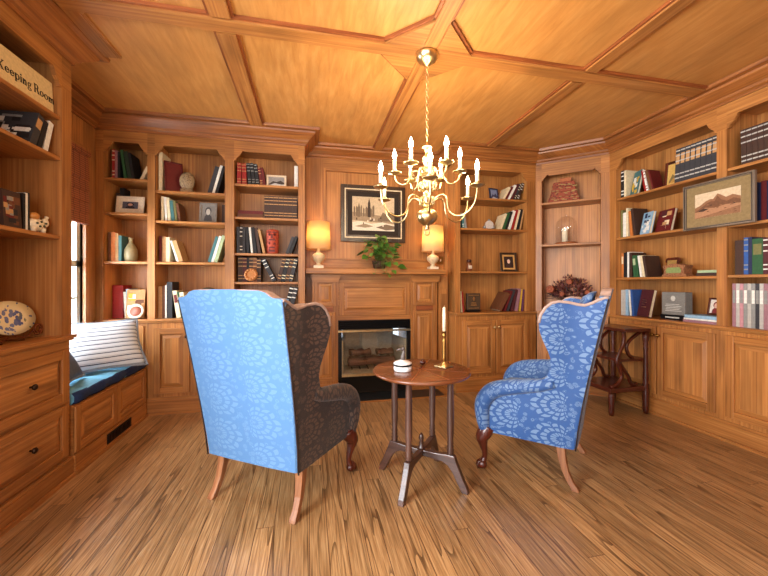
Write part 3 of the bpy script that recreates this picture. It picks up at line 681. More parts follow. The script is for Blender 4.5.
# ------------------------------------------------------------------ wing chairs
def wing_chair(loc, rz, label, mats, group):
    side, back, foot_m, rear_m = mats
    r = empty('wing_chair', loc, rz, label, 'armchair', group)
    yb = lambda z: -0.16 * max(0, (z - 0.23) / 0.87) ** 1.25
    # outer back with raised crest
    prof = [(0.243, 0.284), (0.35, 0.290), (0.5, 0.299), (0.65, 0.306), (0.8, 0.311), (0.95, 0.316), (1.06, 0.320), (1.096, 0.321), (1.102, 0.278), (1.112, 0.258), (1.126, 0.24), (1.136, 0.205), (1.140, 0.14)]
    m = MB(); rings = []
    for z, wd in prof:
        y0 = yb(z) - 0.012; b = 0.006; t = 0.012 if z < 1.09 else 0.05
        rings.append([(-wd, y0 + b, z), (-wd + b, y0, z), (-wd * 0.5, y0 - 0.006, z), (wd * 0.5, y0 - 0.006, z), (wd - b, y0, z), (wd, y0 + b, z), (wd, y0 + t, z), (-wd, y0 + t, z)])
    m.loft(rings, smooth=False)
    for f in m.bm.faces:
        c = f.calc_center_median(); f.normal_update()
        if f.normal.z > 0.35 and c.z > 1.104: f.material_index = 1
        f.smooth = False
    m.build('outer_back', [back, LINING], r)
    m = MB(); rings = []
    for z, wd, t in ((0.45, 0.235, 0.06), (0.6, 0.24, 0.085), (0.8, 0.25, 0.09), (1.0, 0.255, 0.075), (1.09, 0.23, 0.05), (1.115, 0.2, 0.02)):
        y0 = yb(z) + 0.072
        rings.append([(-wd, y0, z), (wd, y0, z), (wd, y0 + t * 0.5, z), (wd * 0.7, y0 + t, z), (-wd * 0.7, y0 + t, z), (-wd, y0 + t * 0.5, z)])
    m.loft(rings); m.build('inner_back', side, r)
    outline = [(0.0, 0.238), (0.06, 0.236), (0.14, 0.238), (0.24, 0.24), (0.34, 0.242), (0.45, 0.244), (0.50, 0.25), (0.505, 0.34), (0.50, 0.44), (0.47, 0.50), (0.40, 0.525), (0.28, 0.56), (0.19, 0.59), (0.135, 0.63), (0.112, 0.69), (0.112, 0.745), (0.125, 0.79), (0.148, 0.845), (0.165, 0.90), (0.168, 0.945), (0.158, 0.99), (0.135, 1.03), (0.105, 1.057), (0.07, 1.067), (0.02, 1.062), (-0.02, 1.052), (-0.055, 1.048), (-0.09, 1.062), (-0.12, 1.08), (-0.15, 1.092), (-0.165, 1.092), (-0.148, 1.02), (-0.118, 0.9), (-0.098, 0.80), (-0.066, 0.65), (-0.03, 0.45), (-0.008, 0.32)]
    for sx in (-1, 1):
        def fn(c, sx=sx):
            q_ = min(1, max(0, (c.z - 0.55) / 0.22))
            k = 0.284 + 0.030 * (c.z - 0.23) / 0.87 + (0.08 + 0.25 * q_) * max(0, c.y)
            return (sx * (k + c.x * (1 + (0.7 * q_ if c.x < 0 else 0))), c.y, c.z)
        m = MB()
        # two skins + rim so the rim carries the pale welt; cut into strips so the flare bends smoothly
        m.prism(outline, 'yz', -0.048, 0.006, 'z', 0, 0.3, rim_mi=1, smooth=True)
        for zc in (0.45, 0.55, 0.60, 0.66, 0.70, 0.73, 0.77, 0.83, 0.9, 0.97):
            bmesh.ops.bisect_plane(m.bm, geom=m.bm.verts[:] + m.bm.edges[:] + m.bm.faces[:], plane_co=(0, 0, zc), plane_no=(0, 0, 1))
        for yc in (-0.1, -0.05, 0.001, 0.05, 0.10):
            bmesh.ops.bisect_plane(m.bm, geom=m.bm.verts[:] + m.bm.edges[:] + m.bm.faces[:], plane_co=(0, yc, 0), plane_no=(0, 1, 0))
        for v in m.bm.verts: v.co = Vector(fn(v.co))
        for f in m.bm.faces: f.smooth = True
        bmesh.ops.recalc_face_normals(m.bm, faces=m.bm.faces)
        for f in m.bm.faces:
            c = f.calc_center_median()
            if f.material_index == 1 and (c.z < 0.62 or c.y < yb(c.z) + 0.022): f.material_index = 0
        o = m.build('wing_panel', [side, LINING], r, bevel=0.007)
        mw = MB(); mw.tube([fn(Vector((0.002, a, b_))) for a, b_ in outline[19:31]], 0.0085, 8); mw.build('welt_roll', LINING, r)
        # rolled arm running forward and dropping into a front scroll
        m = MB()
        pts = [(0.300, 0.10, 0.595), (0.312, 0.18, 0.575), (0.322, 0.28, 0.556), (0.330, 0.38, 0.533), (0.334, 0.445, 0.502), (0.336, 0.485, 0.452), (0.334, 0.502, 0.40), (0.328, 0.500, 0.32), (0.32, 0.490, 0.255)]
        m.tube(*smooth_path([(sx * a, b_, c) for a, b_, c in pts], [0.028, 0.038, 0.044, 0.048, 0.050, 0.050, 0.047, 0.042, 0.034]), 14, flat=(1.0, 1.0))
        for f in m.bm.faces:
            for l in f.loops: l[m.uv].uv = (l.vert.co.y + l.vert.co.x, l.vert.co.z)
        m.build('rolled_arm', side, r)
        m = MB(); k = lambda y_, z: 0.293 + 0.030 * (z - 0.23) / 0.87
        m.tube([(sx * k(0, z), yb(z) - 0.008, z) for z in (0.235, 0.35, 0.5, 0.65, 0.8, 0.95, 1.085)], 0.004, 6); m.build('piping', PIPING, r)
        # front cabriole leg with claw and ball foot
        m = MB(); x = sx * 0.31
        m.tube(*smooth_path([(x, 0.465, 0.275), (x + sx * 0.008, 0.490, 0.235), (x + sx * 0.016, 0.505, 0.20), (x + sx * 0.012, 0.500, 0.155), (x + sx * 0.004, 0.493, 0.11), (x, 0.495, 0.075), (x + sx * 0.004, 0.503, 0.05)], [0.04, 0.046, 0.040, 0.026, 0.018, 0.016, 0.022]), 12)
        lg = m.build('front_leg', foot_m, r)
        m = MB(); m.ball((x + sx * 0.006, 0.508, 0.029), 0.027, sc=(1, 1.1, 1))
        for a in (-0.9, 0, 0.9):
            ca_, sa_ = math.cos(a), math.sin(a)
            m.tube([(x + sx * 0.004 + 0.01 * sa_, 0.505, 0.062), (x + sx * 0.006 + 0.026 * sa_, 0.508 + 0.026 * ca_, 0.042), (x + sx * 0.006 + 0.030 * sa_, 0.508 + 0.033 * ca_, 0.022), (x + sx * 0.006 + 0.027 * sa_, 0.508 + 0.03 * ca_, 0.006)], [0.010, 0.009, 0.008, 0.005], 7)
        m.build('claw_foot', foot_m, lg)
        # rear sabre leg
        m = MB(); rings = []
        for z, y_, a in ((0.30, 0.075, 0.024), (0.24, 0.07, 0.024), (0.17, 0.062, 0.021), (0.10, 0.045, 0.018), (0.05, 0.022, 0.017), (0.015, -0.002, 0.019), (0.0, -0.008, 0.019)):
            xx = sx * (0.252 + 0.013 * (0.3 - z) / 0.3)
            rings.append([(xx - a, y_ - a, z), (xx + a, y_ - a, z), (xx + a, y_ + a, z), (xx - a, y_ + a, z)])
        m.loft(rings, smooth=False); m.build('rear_leg', rear_m, r, bevel=0.004)
    m = MB(); rings = []
    for y_, wd, z0, z1 in ((0.06, 0.235, 0.335, 0.44), (0.10, 0.25, 0.33, 0.46), (0.30, 0.268, 0.33, 0.47), (0.47, 0.285, 0.33, 0.455), (0.515, 0.275, 0.345, 0.43)):
        rings.append([(-wd, y_, z0 + 0.02), (-wd + 0.02, y_, z0), (wd - 0.02, y_, z0), (wd, y_, z0 + 0.02), (wd, y_, z1 - 0.03), (wd - 0.04, y_, z1), (-wd + 0.04, y_, z1), (-wd, y_, z1 - 0.03)])
    m.loft(rings); m.build('seat_cushion', side, r)
    m = MB(); m.prism([(-0.24, 0.06), (0.24, 0.06), (0.28, 0.495), (-0.28, 0.495)], 'xy', 0.245, 0.328, 'x'); m.build('seat_rail', side, r)
    return r
F1 = Vector((0.549, 0.836)); rz1 = math.atan2(F1.y, F1.x) - PI / 2
wing_chair((-0.29, 1.92, 0), rz1, 'wing chair with broad back turned, blue damask coloured pale as lit and brown as shaded', (DAMASK_SHADED, DAMASK_LIT, MAHOG, PALELEG), 'pair of wing chairs at the tea table')
F2 = Vector((-0.70, 0.714)); rz2 = math.atan2(F2.y, F2.x) - PI / 2
wing_chair((1.651, 1.89, 0), rz2, 'blue damask wing chair seen from its side in front of the library steps', (DAMASK, DAMASK, MAHOG, PALELEG), 'pair of wing chairs at the tea table')

# ------------------------------------------------------------------ tea table
r = empty('tea_table', (0.652, 1.985, 0), math.radians(4), 'round reddish tea table on four turned columns between the chairs', 'table')
m = MB(); m.lathe([(0.01, 0.638), (0.275, 0.638), (0.283, 0.643), (0.288, 0.650), (0.286, 0.657), (0.278, 0.660), (0.01, 0.660)], seg=56, grain='x'); m.build('tabletop', WALNUT, r)
m = MB()
for k in range(8):
    a = k * PI / 4 + 0.2; m.prism([(0.004 * math.cos(a + 1.5), 0.004 * math.sin(a + 1.5)), (0.004 * math.cos(a - 1.5), 0.004 * math.sin(a - 1.5)), (0.265 * math.cos(a - 0.008), 0.265 * math.sin(a - 0.008)), (0.265 * math.cos(a + 0.008), 0.265 * math.sin(a + 0.008))], 'xy', 0.6595, 0.6604)
m.build('inlay_lines', PINE_DARK, r)
for k in range(4):
    a = math.radians(45 + 90 * k); R_ = 0.178
    m = MB(); c = (R_ * math.cos(a), R_ * math.sin(a), 0)
    m.lathe([(0.017, 0.195), (0.020, 0.205), (0.017, 0.213), (0.021, 0.222), (0.016, 0.232), (0.020, 0.243), (0.016, 0.252), (0.019, 0.262), (0.0155, 0.275), (0.020, 0.33), (0.0205, 0.40), (0.018, 0.55), (0.016, 0.61), (0.02, 0.618), (0.016, 0.626), (0.022, 0.638)], c, 14)
    m.build('column', DARKLEG, r)
    m = MB(); pr = [(0.0, 0.155), (0.13, 0.150), (0.165, 0.135), (0.195, 0.10), (0.215, 0.06), (0.235, 0.022), (0.25, 0.0), (0.285, 0.0), (0.278, 0.03), (0.255, 0.075), (0.235, 0.12), (0.215, 0.165), (0.205, 0.195), (0.15, 0.195), (0.10, 0.19), (0.0, 0.188)]
    m.prism(pr, 'xz', -0.017, 0.017, 'x'); m.transform(Matrix.Rotation(a, 4, 'Z')); m.build('foot', DARKLEG, r, bevel=0.004)
m = MB(); m.lathe([(0.022, 0.186), (0.022, 0.20), (0.012, 0.21), (0.016, 0.225), (0.010, 0.235), (0.017, 0.25), (0.012, 0.268), (0.004, 0.282)], seg=12); m.build('finial', DARKLEG, r)
TZ = 0.661
# items on the table
q = at_y(404, 366, 1.97); q = Vector((0.53, 1.99, TZ))
r = empty('trinket_box', (0.532, 1.965, TZ), 0, 'round white porcelain box with dark band and bird finial on the tea table', 'trinket box')
m = MB(); m.lathe([(0.04, 0.0), (0.050, 0.003), (0.052, 0.012), (0.052, 0.030), (0.001, 0.030)], seg=28); m.build('body', plain('white porcelain', rgb(228, 226, 222), 0.2), r)
m = MB(); m.lathe([(0.0535, 0.031), (0.0545, 0.036), (0.0535, 0.041)], seg=28); m.build('band', BLACK, r)
m = MB(); m.lathe([(0.053, 0.041), (0.052, 0.048), (0.036, 0.057), (0.012, 0.062), (0.010, 0.066), (0.001, 0.067)], seg=28); m.build('lid', plain('white porcelain', rgb(228, 226, 222), 0.2), r)
m = MB(); m.tube([(0.0, 0, 0.064), (0.002, 0, 0.085), (0.007, 0, 0.108), (0.003, 0, 0.124)], [0.014, 0.012, 0.009, 0.007], 8); m.ball((0.003, 0, 0.128), 0.010); m.tube([(0.0, 0, 0.122), (-0.018, 0.0, 0.126), (-0.036, 0, 0.120)], [0.008, 0.007, 0.003], 6); m.build('finial', plain('pewter', rgb(96, 88, 84), 0.5, 0.1), r)
m = MB(); m.ball((0, 0, 0.017), 0.018, sc=(1.05, 1, 0.95)); m.tube([(0, 0, 0.03), (0.002, 0, 0.04)], [0.004, 0.003], 6)
o = m.build('wooden_ball', MAHOG); o.location = (0.690, 2.075, TZ); tag(o, 'small dark carved ball at the middle of the tea table', 'ornament')
r = empty('candlestick', (0.808, 2.015, TZ), 0.5, 'spiral brass candlestick with square foot on the tea table', 'candlestick')
m = MB(); m.prism([(-0.045, -0.045), (0.045, -0.045), (0.045, 0.045), (-0.045, 0.045)], 'xy', 0, 0.006); m.lathe([(0.042, 0.006), (0.034, 0.012), (0.020, 0.020), (0.011, 0.030)], seg=16); m.build('foot', BRASS, r, bevel=0.003)
m = MB(); m.lathe([(0.010, 0.028), (0.008, 0.04)] + [(0.009 + 0.0045 * (i % 2), 0.045 + i * 0.0085) for i in range(15)] + [(0.010, 0.18), (0.016, 0.188), (0.012, 0.195), (0.012, 0.212), (0.016, 0.214), (0.009, 0.215)], seg=14); m.build('stem', OLDBRASS, r)
m = MB(); m.lathe([(0.0105, 0.0), (0.010, 0.10), (0.0085, 0.142), (0.002, 0.146)], seg=14); m.tube([(0, 0, 0.145), (0.001, 0, 0.156)], 0.001, 5)
o = m.build('taper_candle', WAX); o.location = (0.808, 2.015, TZ + 0.2155); tag(o, 'unlit ivory taper candle standing in the brass candlestick', 'candle')

# ------------------------------------------------------------------ library steps
r = empty('library_steps', (2.80, 2.755, 0), 0, 'dark mahogany library step stool with turned posts beside the pine cabinet', 'step stool')
m = MB(); m.box(-0.09, 0.185, -0.20, 0.20, 0.735, 0.762, 'y'); m.build('top_tread', MAHOG, r, bevel=0.006)
m = MB(); m.box(-0.13, 0.165, -0.165, 0.165, 0.470, 0.492, 'y'); m.build('middle_tread', MAHOG, r, bevel=0.005)
m = MB(); m.box(-0.225, 0.185, -0.185, 0.185, 0.205, 0.245, 'y'); m.build('bottom_tread', MAHOG, r, bevel=0.005)
for sy in (-1, 1):
    m = MB(); m.lathe([(0.018, 0.0), (0.024, 0.03), (0.026, 0.20), (0.022, 0.25), (0.027, 0.26), (0.020, 0.275), (0.024, 0.30), (0.020, 0.42), (0.017, 0.55), (0.021, 0.585), (0.016, 0.60), (0.022, 0.62), (0.017, 0.635), (0.024, 0.66), (0.026, 0.735)], (0.158, sy * 0.172, 0), 14); m.build('rear_post', MAHOG, r)
    m = MB(); m.lathe([(0.018, 0), (0.023, 0.03), (0.025, 0.17), (0.022, 0.205)], (-0.19, sy * 0.155, 0), 10); m.build('front_foot', MAHOG, r)
    m = MB(); y_ = sy * 0.145
    m.tube(*smooth_path([(-0.055, y_, 0.735), (-0.045, y_, 0.68), (-0.06, y_, 0.61), (-0.10, y_, 0.54), (-0.12, y_, 0.47), (-0.09, y_, 0.40), (-0.07, y_, 0.33), (-0.12, y_, 0.27), (-0.19, y_, 0.245)], [0.02, 0.018, 0.017, 0.017, 0.018, 0.017, 0.017, 0.018, 0.020]), 8, flat=(0.8, 1)); m.build('scroll_bracket', MAHOG, r)
    m = MB(); m.tube(*smooth_path([(-0.10, y_, 0.47), (-0.06, y_, 0.41), (0.0, y_, 0.33), (0.02, y_, 0.28), (0.05, y_, 0.255), (0.085, y_, 0.265)], [0.016, 0.016, 0.016, 0.016, 0.018, 0.014]), 8); m.build('scroll_brace', MAHOG, r)
    m = MB(); m.tube(*smooth_path([(0.14, y_, 0.735), (0.02, y_, 0.66), (-0.02, y_, 0.60), (0.0, y_, 0.53), (0.05, y_, 0.492)], 0.015), 8); m.build('scroll_brace', MAHOG, r)

# ------------------------------------------------------------------ chandelier
CX, CY = 0.722, 2.085
r = empty('chandelier', (CX, CY, ZB - 0.001), math.radians(-6), 'polished brass two-tier chandelier with twelve lit candle bulbs over the tea table', 'chandelier')
m = MB(); m.lathe([(0.070, 0.0), (0.071, -0.010), (0.066, -0.026), (0.052, -0.044), (0.028, -0.056), (0.012, -0.066), (0.002, -0.072)], seg=28); m.build('canopy', BRASS, r)
m = MB(); z = -0.068; k = 0
while z > -0.535:
    pts = []
    for i in range(11):
        a = i / 10 * 2 * PI; xx = 0.0075 * math.cos(a); zz = 0.014 * math.sin(a)
        pts.append((xx, 0, z - 0.012 + zz) if k % 2 == 0 else (0, xx, z - 0.012 + zz))
    m.tube(pts, 0.0018, 5); z -= 0.0235; k += 1
m.build('chain', BRASS, r)
zb = -ZB - 0.035
m = MB(); m.lathe([(0.002, 2.09), (0.006, 2.08), (0.008, 2.065), (0.026, 2.06), (0.03, 2.054), (0.012, 2.046), (0.010, 2.02), (0.018, 2.00), (0.030, 1.975), (0.022, 1.95), (0.012, 1.935), (0.026, 1.925), (0.034, 1.905), (0.026, 1.885), (0.014, 1.87), (0.022, 1.855), (0.038, 1.835), (0.042, 1.81), (0.030, 1.785), (0.016, 1.77), (0.024, 1.76), (0.03, 1.74), (0.022, 1.715), (0.014, 1.70), (0.03, 1.692), (0.032, 1.684), (0.014, 1.675)], (0, 0, zb), 24); m.build('stem', BRASS, r)
for zz, rr in ((1.905, 0.05), (1.81, 0.06), (1.72, 0.05)):
    m = MB()
    for i in range(12):
        a = i * PI / 6; m.tube([(0.02 * math.cos(a), 0.02 * math.sin(a), zb + zz + 0.02), (rr * math.cos(a), rr * math.sin(a), zb + zz + 0.015), (rr * 0.9 * math.cos(a), rr * 0.9 * math.sin(a), zb + zz - 0.02), (0.022 * math.cos(a), 0.022 * math.sin(a), zb + zz - 0.03)], 0.004, 5)
    m.build('scroll_collar', BRASS, r)
m = MB(); m.lathe([(0.014, 1.675), (0.035, 1.668), (0.060, 1.648), (0.066, 1.622), (0.058, 1.596), (0.036, 1.576), (0.014, 1.566), (0.012, 1.555), (0.018, 1.548), (0.010, 1.538)], (0, 0, zb), 28)
pts = [(0.016 * math.cos(i / 12 * 2 * PI), 0, zb + 1.522 + 0.018 * math.sin(i / 12 * 2 * PI)) for i in range(13)]; m.tube(pts, 0.004, 6)
m.build('lower_bowl', BRASS, r)
bulb_mb = lambda: None
def arm(ang, tier):
    if tier == 0: pts = [(0.028, 1.70), (0.06, 1.735), (0.10, 1.745), (0.125, 1.715), (0.13, 1.67), (0.15, 1.625), (0.195, 1.605), (0.245, 1.62), (0.285, 1.67), (0.298, 1.73), (0.30, 1.765)]
    else: pts = [(0.028, 1.88), (0.055, 1.905), (0.085, 1.90), (0.10, 1.865), (0.12, 1.83), (0.150, 1.825), (0.178, 1.845), (0.188, 1.875), (0.19, 1.895)]
    pts = [(a * 1.07 if a > 0.03 else a, b) for a, b in pts]; R_, zc = pts[-1]
    Mz = Matrix.Rotation(ang, 4, 'Z') @ Matrix.Translation((0, 0, zb))
    m = MB(); m.tube(*smooth_path([(a, 0, b) for a, b in pts], 0.0050), 8, up=(0, 1, 0)); m.transform(Mz); a_ = m.build('arm', BRASS, r)
    m = MB(); m.lathe([(0.008, zc - 0.012), (0.014, zc - 0.006), (0.040, zc), (0.045, zc + 0.006), (0.040, zc + 0.005), (0.013, zc + 0.003), (0.015, zc + 0.02), (0.013, zc + 0.024)], (R_, 0, 0), 16); m.transform(Mz); m.build('drip_pan', BRASS, a_)
    m = MB(); m.lathe([(0.011, zc + 0.02), (0.011, zc + 0.085), (0.004, zc + 0.088)], (R_, 0, 0), 12); m.transform(Mz); m.build('candle_sleeve', WAX, a_)
    m = MB(); m.lathe([(0.006, zc + 0.088), (0.011, zc + 0.098), (0.014, zc + 0.112), (0.012, zc + 0.126), (0.006, zc + 0.143), (0.001, zc + 0.156)], (R_, 0, 0), 12); m.transform(Mz); m.build('bulb', FLAME, a_)
    l = bpy.data.lights.new('candle_light', 'POINT'); l.energy = 2.6; l.color = (1.0, 0.80, 0.53); l.shadow_soft_size = 0.03
    o = bpy.data.objects.new('candle_light', l); C.objects.link(o); o.parent = r; o.location = Mz @ Vector((R_, 0, zc + 0.185))
for k in range(6): arm(math.radians(20 + 60 * k), 0)
for k in range(6): arm(math.radians(50 + 60 * k), 1)

# ------------------------------------------------------------------ mantel lamps, picture, plant, switch
MZ = 1.319
def table_lamp(x, y, label):
    r = empty('table_lamp', (x, y, MZ), 0, label, 'lamp', 'pair of mantel lamps')
    m = MB(); m.prism([(-0.05, -0.05), (0.05, -0.05), (0.05, 0.05), (-0.05, 0.05)], 'xy', 0, 0.03); m.build('plinth', CREAM, r, bevel=0.004)
    m = MB(); m.lathe([(0.03, 0.03), (0.034, 0.036), (0.018, 0.05), (0.028, 0.065), (0.055, 0.09), (0.068, 0.115), (0.064, 0.138), (0.04, 0.155), (0.018, 0.165), (0.022, 0.172), (0.012, 0.18), (0.010, 0.215), (0.004, 0.216)], seg=24); m.build('urn_body', plain('cream marble', rgb(214, 190, 150), 0.35), r)
    m = MB(); sg = 40; rings = []
    for rr, z in ((0.125, 0.195), (0.113, 0.475), (0.110, 0.475), (0.122, 0.195)):
        rings.append([(rr * math.cos(k * 2 * PI / sg), rr * math.sin(k * 2 * PI / sg), z) for k in range(sg)])
    m.loft(rings + [rings[0]], cap=False); m.build('lamp_shade', SHADE, r)
    m = MB(); m.lathe([(0.001, 0.216), (0.012, 0.225), (0.014, 0.25), (0.026, 0.29), (0.020, 0.315), (0.001, 0.322)], seg=14); m.build('bulb', emit('lit lamp bulb', (1, 0.82, 0.55, 1), 6), r)
    l = bpy.data.lights.new('lamp_light', 'POINT'); l.energy = 2.3; l.color = (1.0, 0.77, 0.46); l.shadow_soft_size = 0.05
    o = bpy.data.objects.new('lamp_light', l); C.objects.link(o); o.parent = r; o.location = (0, 0, 0.36)
table_lamp(0.095, 3.66, 'lit cream lamp on the mantel end beside the three-bay bookcase')
table_lamp(1.335, 3.66, 'lit cream lamp on the mantel end beside the light switch')
def framed(name, loc, rz, tilt, w_, h_, fr, d, frame_mat, label, cat, art, mat_col=None, mat_w=0.0, line=None, group=None):
    """framed picture standing / hanging; local x width, z height, faces -y; art(m) adds polygons at y=-d-..."""
    r = empty(name, loc, 0, label, cat, group); r.rotation_euler = (tilt, 0, rz)
    m = MB(); h = w_ / 2
    m.box(-h, -h + fr, -d, 0, 0, h_, 'z'); m.box(h - fr, h, -d, 0, 0, h_, 'z'); m.box(-h + fr, h - fr, -d, 0, 0, fr, 'x'); m.box(-h + fr, h - fr, -d, 0, h_ - fr, h_, 'x')
    f = m.build('frame', frame_mat, r, bevel=0.003)
    if line is not None:
        m = MB(); i = fr * 0.55; j = i + max(0.003, fr * 0.16)
        m.box(-h + i, -h + j, -d - 0.002, -d, i, h_ - i); m.box(h - j, h - i, -d - 0.002, -d, i, h_ - i); m.box(-h + j, h - j, -d - 0.002, -d, i, j); m.box(-h + j, h - j, -d - 0.002, -d, h_ - j, h_ - i)
        m.build('frame_line', line, f)
    m = MB(); m.box(-h + fr, h - fr, -d * 0.5, -0.001, fr, h_ - fr); m.build('mount', mat_col or PAPER, r)
    if art:
        m = MB(); a = art(m, -h + fr + mat_w, h - fr - mat_w, fr + mat_w, h_ - fr - mat_w, -d * 0.5 - 0.001); m.build('print', a, r)
    return r
SEPIA = [plain('sepia paper', rgb(204, 182, 150), 0.8), plain('sepia brown', rgb(112, 74, 48), 0.8), plain('sepia dark', rgb(66, 44, 32), 0.8), plain('sepia pale', rgb(168, 122, 88), 0.8), plain('sepia mid', rgb(140, 98, 68), 0.8)]
GREYS = [plain('engraving paper', rgb(206, 186, 152), 0.8), plain('engraving grey', rgb(124, 106, 84), 0.8), plain('engraving dark', rgb(66, 54, 44), 0.8), plain('engraving white', rgb(232, 222, 200), 0.8), plain('engraving mid', rgb(160, 140, 112), 0.8)]
def P2(m, pts, x0, x1, z0, z1, y, mi, lift=0):
    q = [(x0 + (x1 - x0) * a, y - 0.0006 * lift, z0 + (z1 - z0) * b) for a, b in pts]
    f = m.poly(q, mi=mi); f.normal_update()
    if f.normal.y > 0: f.normal_flip()
def art_city(m, x0, x1, z0, z1, y):
    a = (x0, x1, z0, z1, y); R_ = random.Random(3)
    P2(m, [(0, 0), (1, 0), (1, 1), (0, 1)], *a, 0)
    P2(m, [(0, .30), (1, .22), (1, .42), (.6, .46), (.4, .50), (.15, .52), (0, .55)], *a, 4, 1)
    for i in range(9):
        x = 0.03 + i * 0.055; w_ = R_.uniform(.03, .06); h = R_.uniform(.1, .22)
        P2(m, [(x, .42), (x + w_, .42), (x + w_, .50 + h), (x + w_ / 2, .56 + h), (x, .50 + h)], *a, 1, 2 + i * .1)
    P2(m, [(.36, .4), (.43, .4), (.425, .80), (.395, .97), (.365, .80)], *a, 2, 4); P2(m, [(.12, .4), (.19, .4), (.185, .66), (.155, .82), (.125, .66)], *a, 1, 4)
    P2(m, [(.6, .36), (.66, .40), (.72, .56), (.80, .50), (.90, .58), (1, .52), (1, .30), (.6, .28)], *a, 1, 4)
    P2(m, [(0, 0), (1, 0), (1, .18), (.7, .26), (.45, .20), (.2, .28), (0, .24)], *a, 3, 5)
    P2(m, [(.05, .12), (.3, .20), (.5, .13), (.3, .08)], *a, 4, 6); P2(m, [(.55, .1), (.8, .2), (1, .15), (1, .05), (.8, .02)], *a, 1, 6)
    for i in range(12):
        x, z_ = R_.uniform(.05, .9), R_.uniform(.08, .38); P2(m, [(x, z_), (x + .03, z_), (x + .025, z_ + .06), (x + .005, z_ + .06)], *a, R_.choice((1, 2, 3)), 7 + i * .1)
    return GREYS
def art_mountain(m, x0, x1, z0, z1, y):
    a = (x0, x1, z0, z1, y); R_ = random.Random(5)
    P2(m, [(0, 0), (1, 0), (1, 1), (0, 1)], *a, 0)
    P2(m, [(0, .45), (.12, .52), (.25, .66), (.36, .72), (.42, .70), (.52, .88), (.60, .80), (.70, .68), (.84, .74), (1, .62), (1, .2), (0, .2)], *a, 4, 1)
    P2(m, [(.02, .3), (.14, .42), (.30, .58), (.38, .62), (.46, .60), (.52, .80), (.60, .62), (.72, .52), (.86, .60), (1, .50), (1, .2), (0, .2)], *a, 1, 2)
    P2(m, [(0, .25), (.25, .40), (.45, .34), (.7, .40), (1, .36), (1, 0), (0, 0)], *a, 3, 3)
    P2(m, [(0, .02), (.4, .12), (1, .28), (1, 0), (0, 0)], *a, 4, 4); P2(m, [(.05, .28), (.2, .38), (.34, .34), (.2, .26)], *a, 2, 5)
    for i in range(16):
        x, z_ = R_.uniform(.02, .9), R_.uniform(.06, .5); P2(m, [(x, z_), (x + .06, z_ + .01), (x + .05, z_ + .04), (x + .01, z_ + .035)], *a, R_.choice((1, 2, 4)), 6 + i * .1)
    return SEPIA
def art_face(dark, skin, bg):
    mats = [plain('photo bg %d' % int(bg[0] * 999), bg, 0.5), plain('photo skin %d' % int(skin[0] * 999), skin, 0.5), plain('photo dark %d' % int(dark[0] * 999), dark, 0.5)]
    def f(m, x0, x1, z0, z1, y):
        a = (x0, x1, z0, z1, y)
        P2(m, [(0, 0), (1, 0), (1, 1), (0, 1)], *a, 0)
        P2(m, [(.18, 0), (.82, 0), (.76, .28), (.62, .40), (.38, .40), (.24, .28)], *a, 2, 1)
        P2(m, [(.5 + .24 * math.cos(i * PI / 8), .62 + .24 * math.sin(i * PI / 8)) for i in range(16)], *a, 2, 2)
        P2(m, [(.5 + .16 * math.cos(i * PI / 8), .56 + .19 * math.sin(i * PI / 8)) for i in range(16)], *a, 1, 3)
        return mats
    return f
def art_view(cols):
    mats = [plain('view %d %d' % (int(c[0] * 999), int(c[2] * 999)), c, 0.5) for c in cols]
    def f(m, x0, x1, z0, z1, y):
        a = (x0, x1, z0, z1, y)
        P2(m, [(0, 0), (1, 0), (1, 1), (0, 1)], *a, 0); P2(m, [(0, .1), (.3, .5), (.5, .38), (.75, .6), (1, .3), (1, 0), (0, 0)], *a, 1, 1); P2(m, [(.1, 0), (.4, .25), (.8, .1), (1, .15), (1, 0)], *a, 2, 2)
        return mats
    return f
BLKFRAME = wood('dark picture frame', rgb(34, 22, 14), rgb(56, 38, 24), rgb(78, 56, 36), rough=0.35)
framed('framed_print', (0.695, 3.805, 1.62), 0, 0, 0.72, 0.62, 0.075, 0.022, BLKFRAME, 'sepia city engraving in a wide dark frame above the mantel', 'picture', art_city, plain('black picture mat', rgb(46, 36, 28), 0.8), 0.05, PAPER)

# trailing plant on the mantel
r = empty('potted_pothos', (0.735, 3.665, MZ), 0, 'trailing green pothos in a dark pot on the mantel shelf', 'plant')
m = MB(); m.lathe([(0.05, 0.0), (0.062, 0.01), (0.075, 0.06), (0.08, 0.085), (0.076, 0.085), (0.07, 0.07), (0.001, 0.068)], seg=18); m.build('pot', plain('dark wicker', rgb(66, 38, 22), 0.7), r)
R_ = random.Random(11); mf = MB(); ms = MB()
def leafblade(mb, base, d, size, roll):
    d = d.normalized(); sd = d.cross(Vector((0, 0, 1)))
    if sd.length < 0.1: sd = Vector((1, 0, 0))
    sd.normalize(); up = sd.cross(d); sd2 = sd * math.cos(roll) + up * math.sin(roll); nn = sd2.cross(d)
    P = lambda u, v, h: base + d * (u * size) + sd2 * (v * size) + nn * (h * size)
    rr = R_.random()
    for sg in (1, -1):
        pts = [P(0, 0, 0), P(-0.02, .22 * sg, .06), P(.22, .40 * sg, .08), P(.55, .32 * sg, .03), P(1, 0, -.12), P(.5, 0, -.02)]
        mb.poly(pts if sg > 0 else pts[::-1], rnd=min(1, rr * 0.9 + (0.06 if sg > 0 else 0)))
tips = []
for i in range(74):
    a = R_.uniform(0, 2 * PI); rad = R_.uniform(0.02, 0.17); hz = R_.uniform(0.07, 0.29) * (1.1 - rad * 2.2)
    p = Vector((math.cos(a) * rad * 1.05, math.sin(a) * rad * 0.6 - 0.02, 0.06 + hz)); tips.append((p, 0.055))
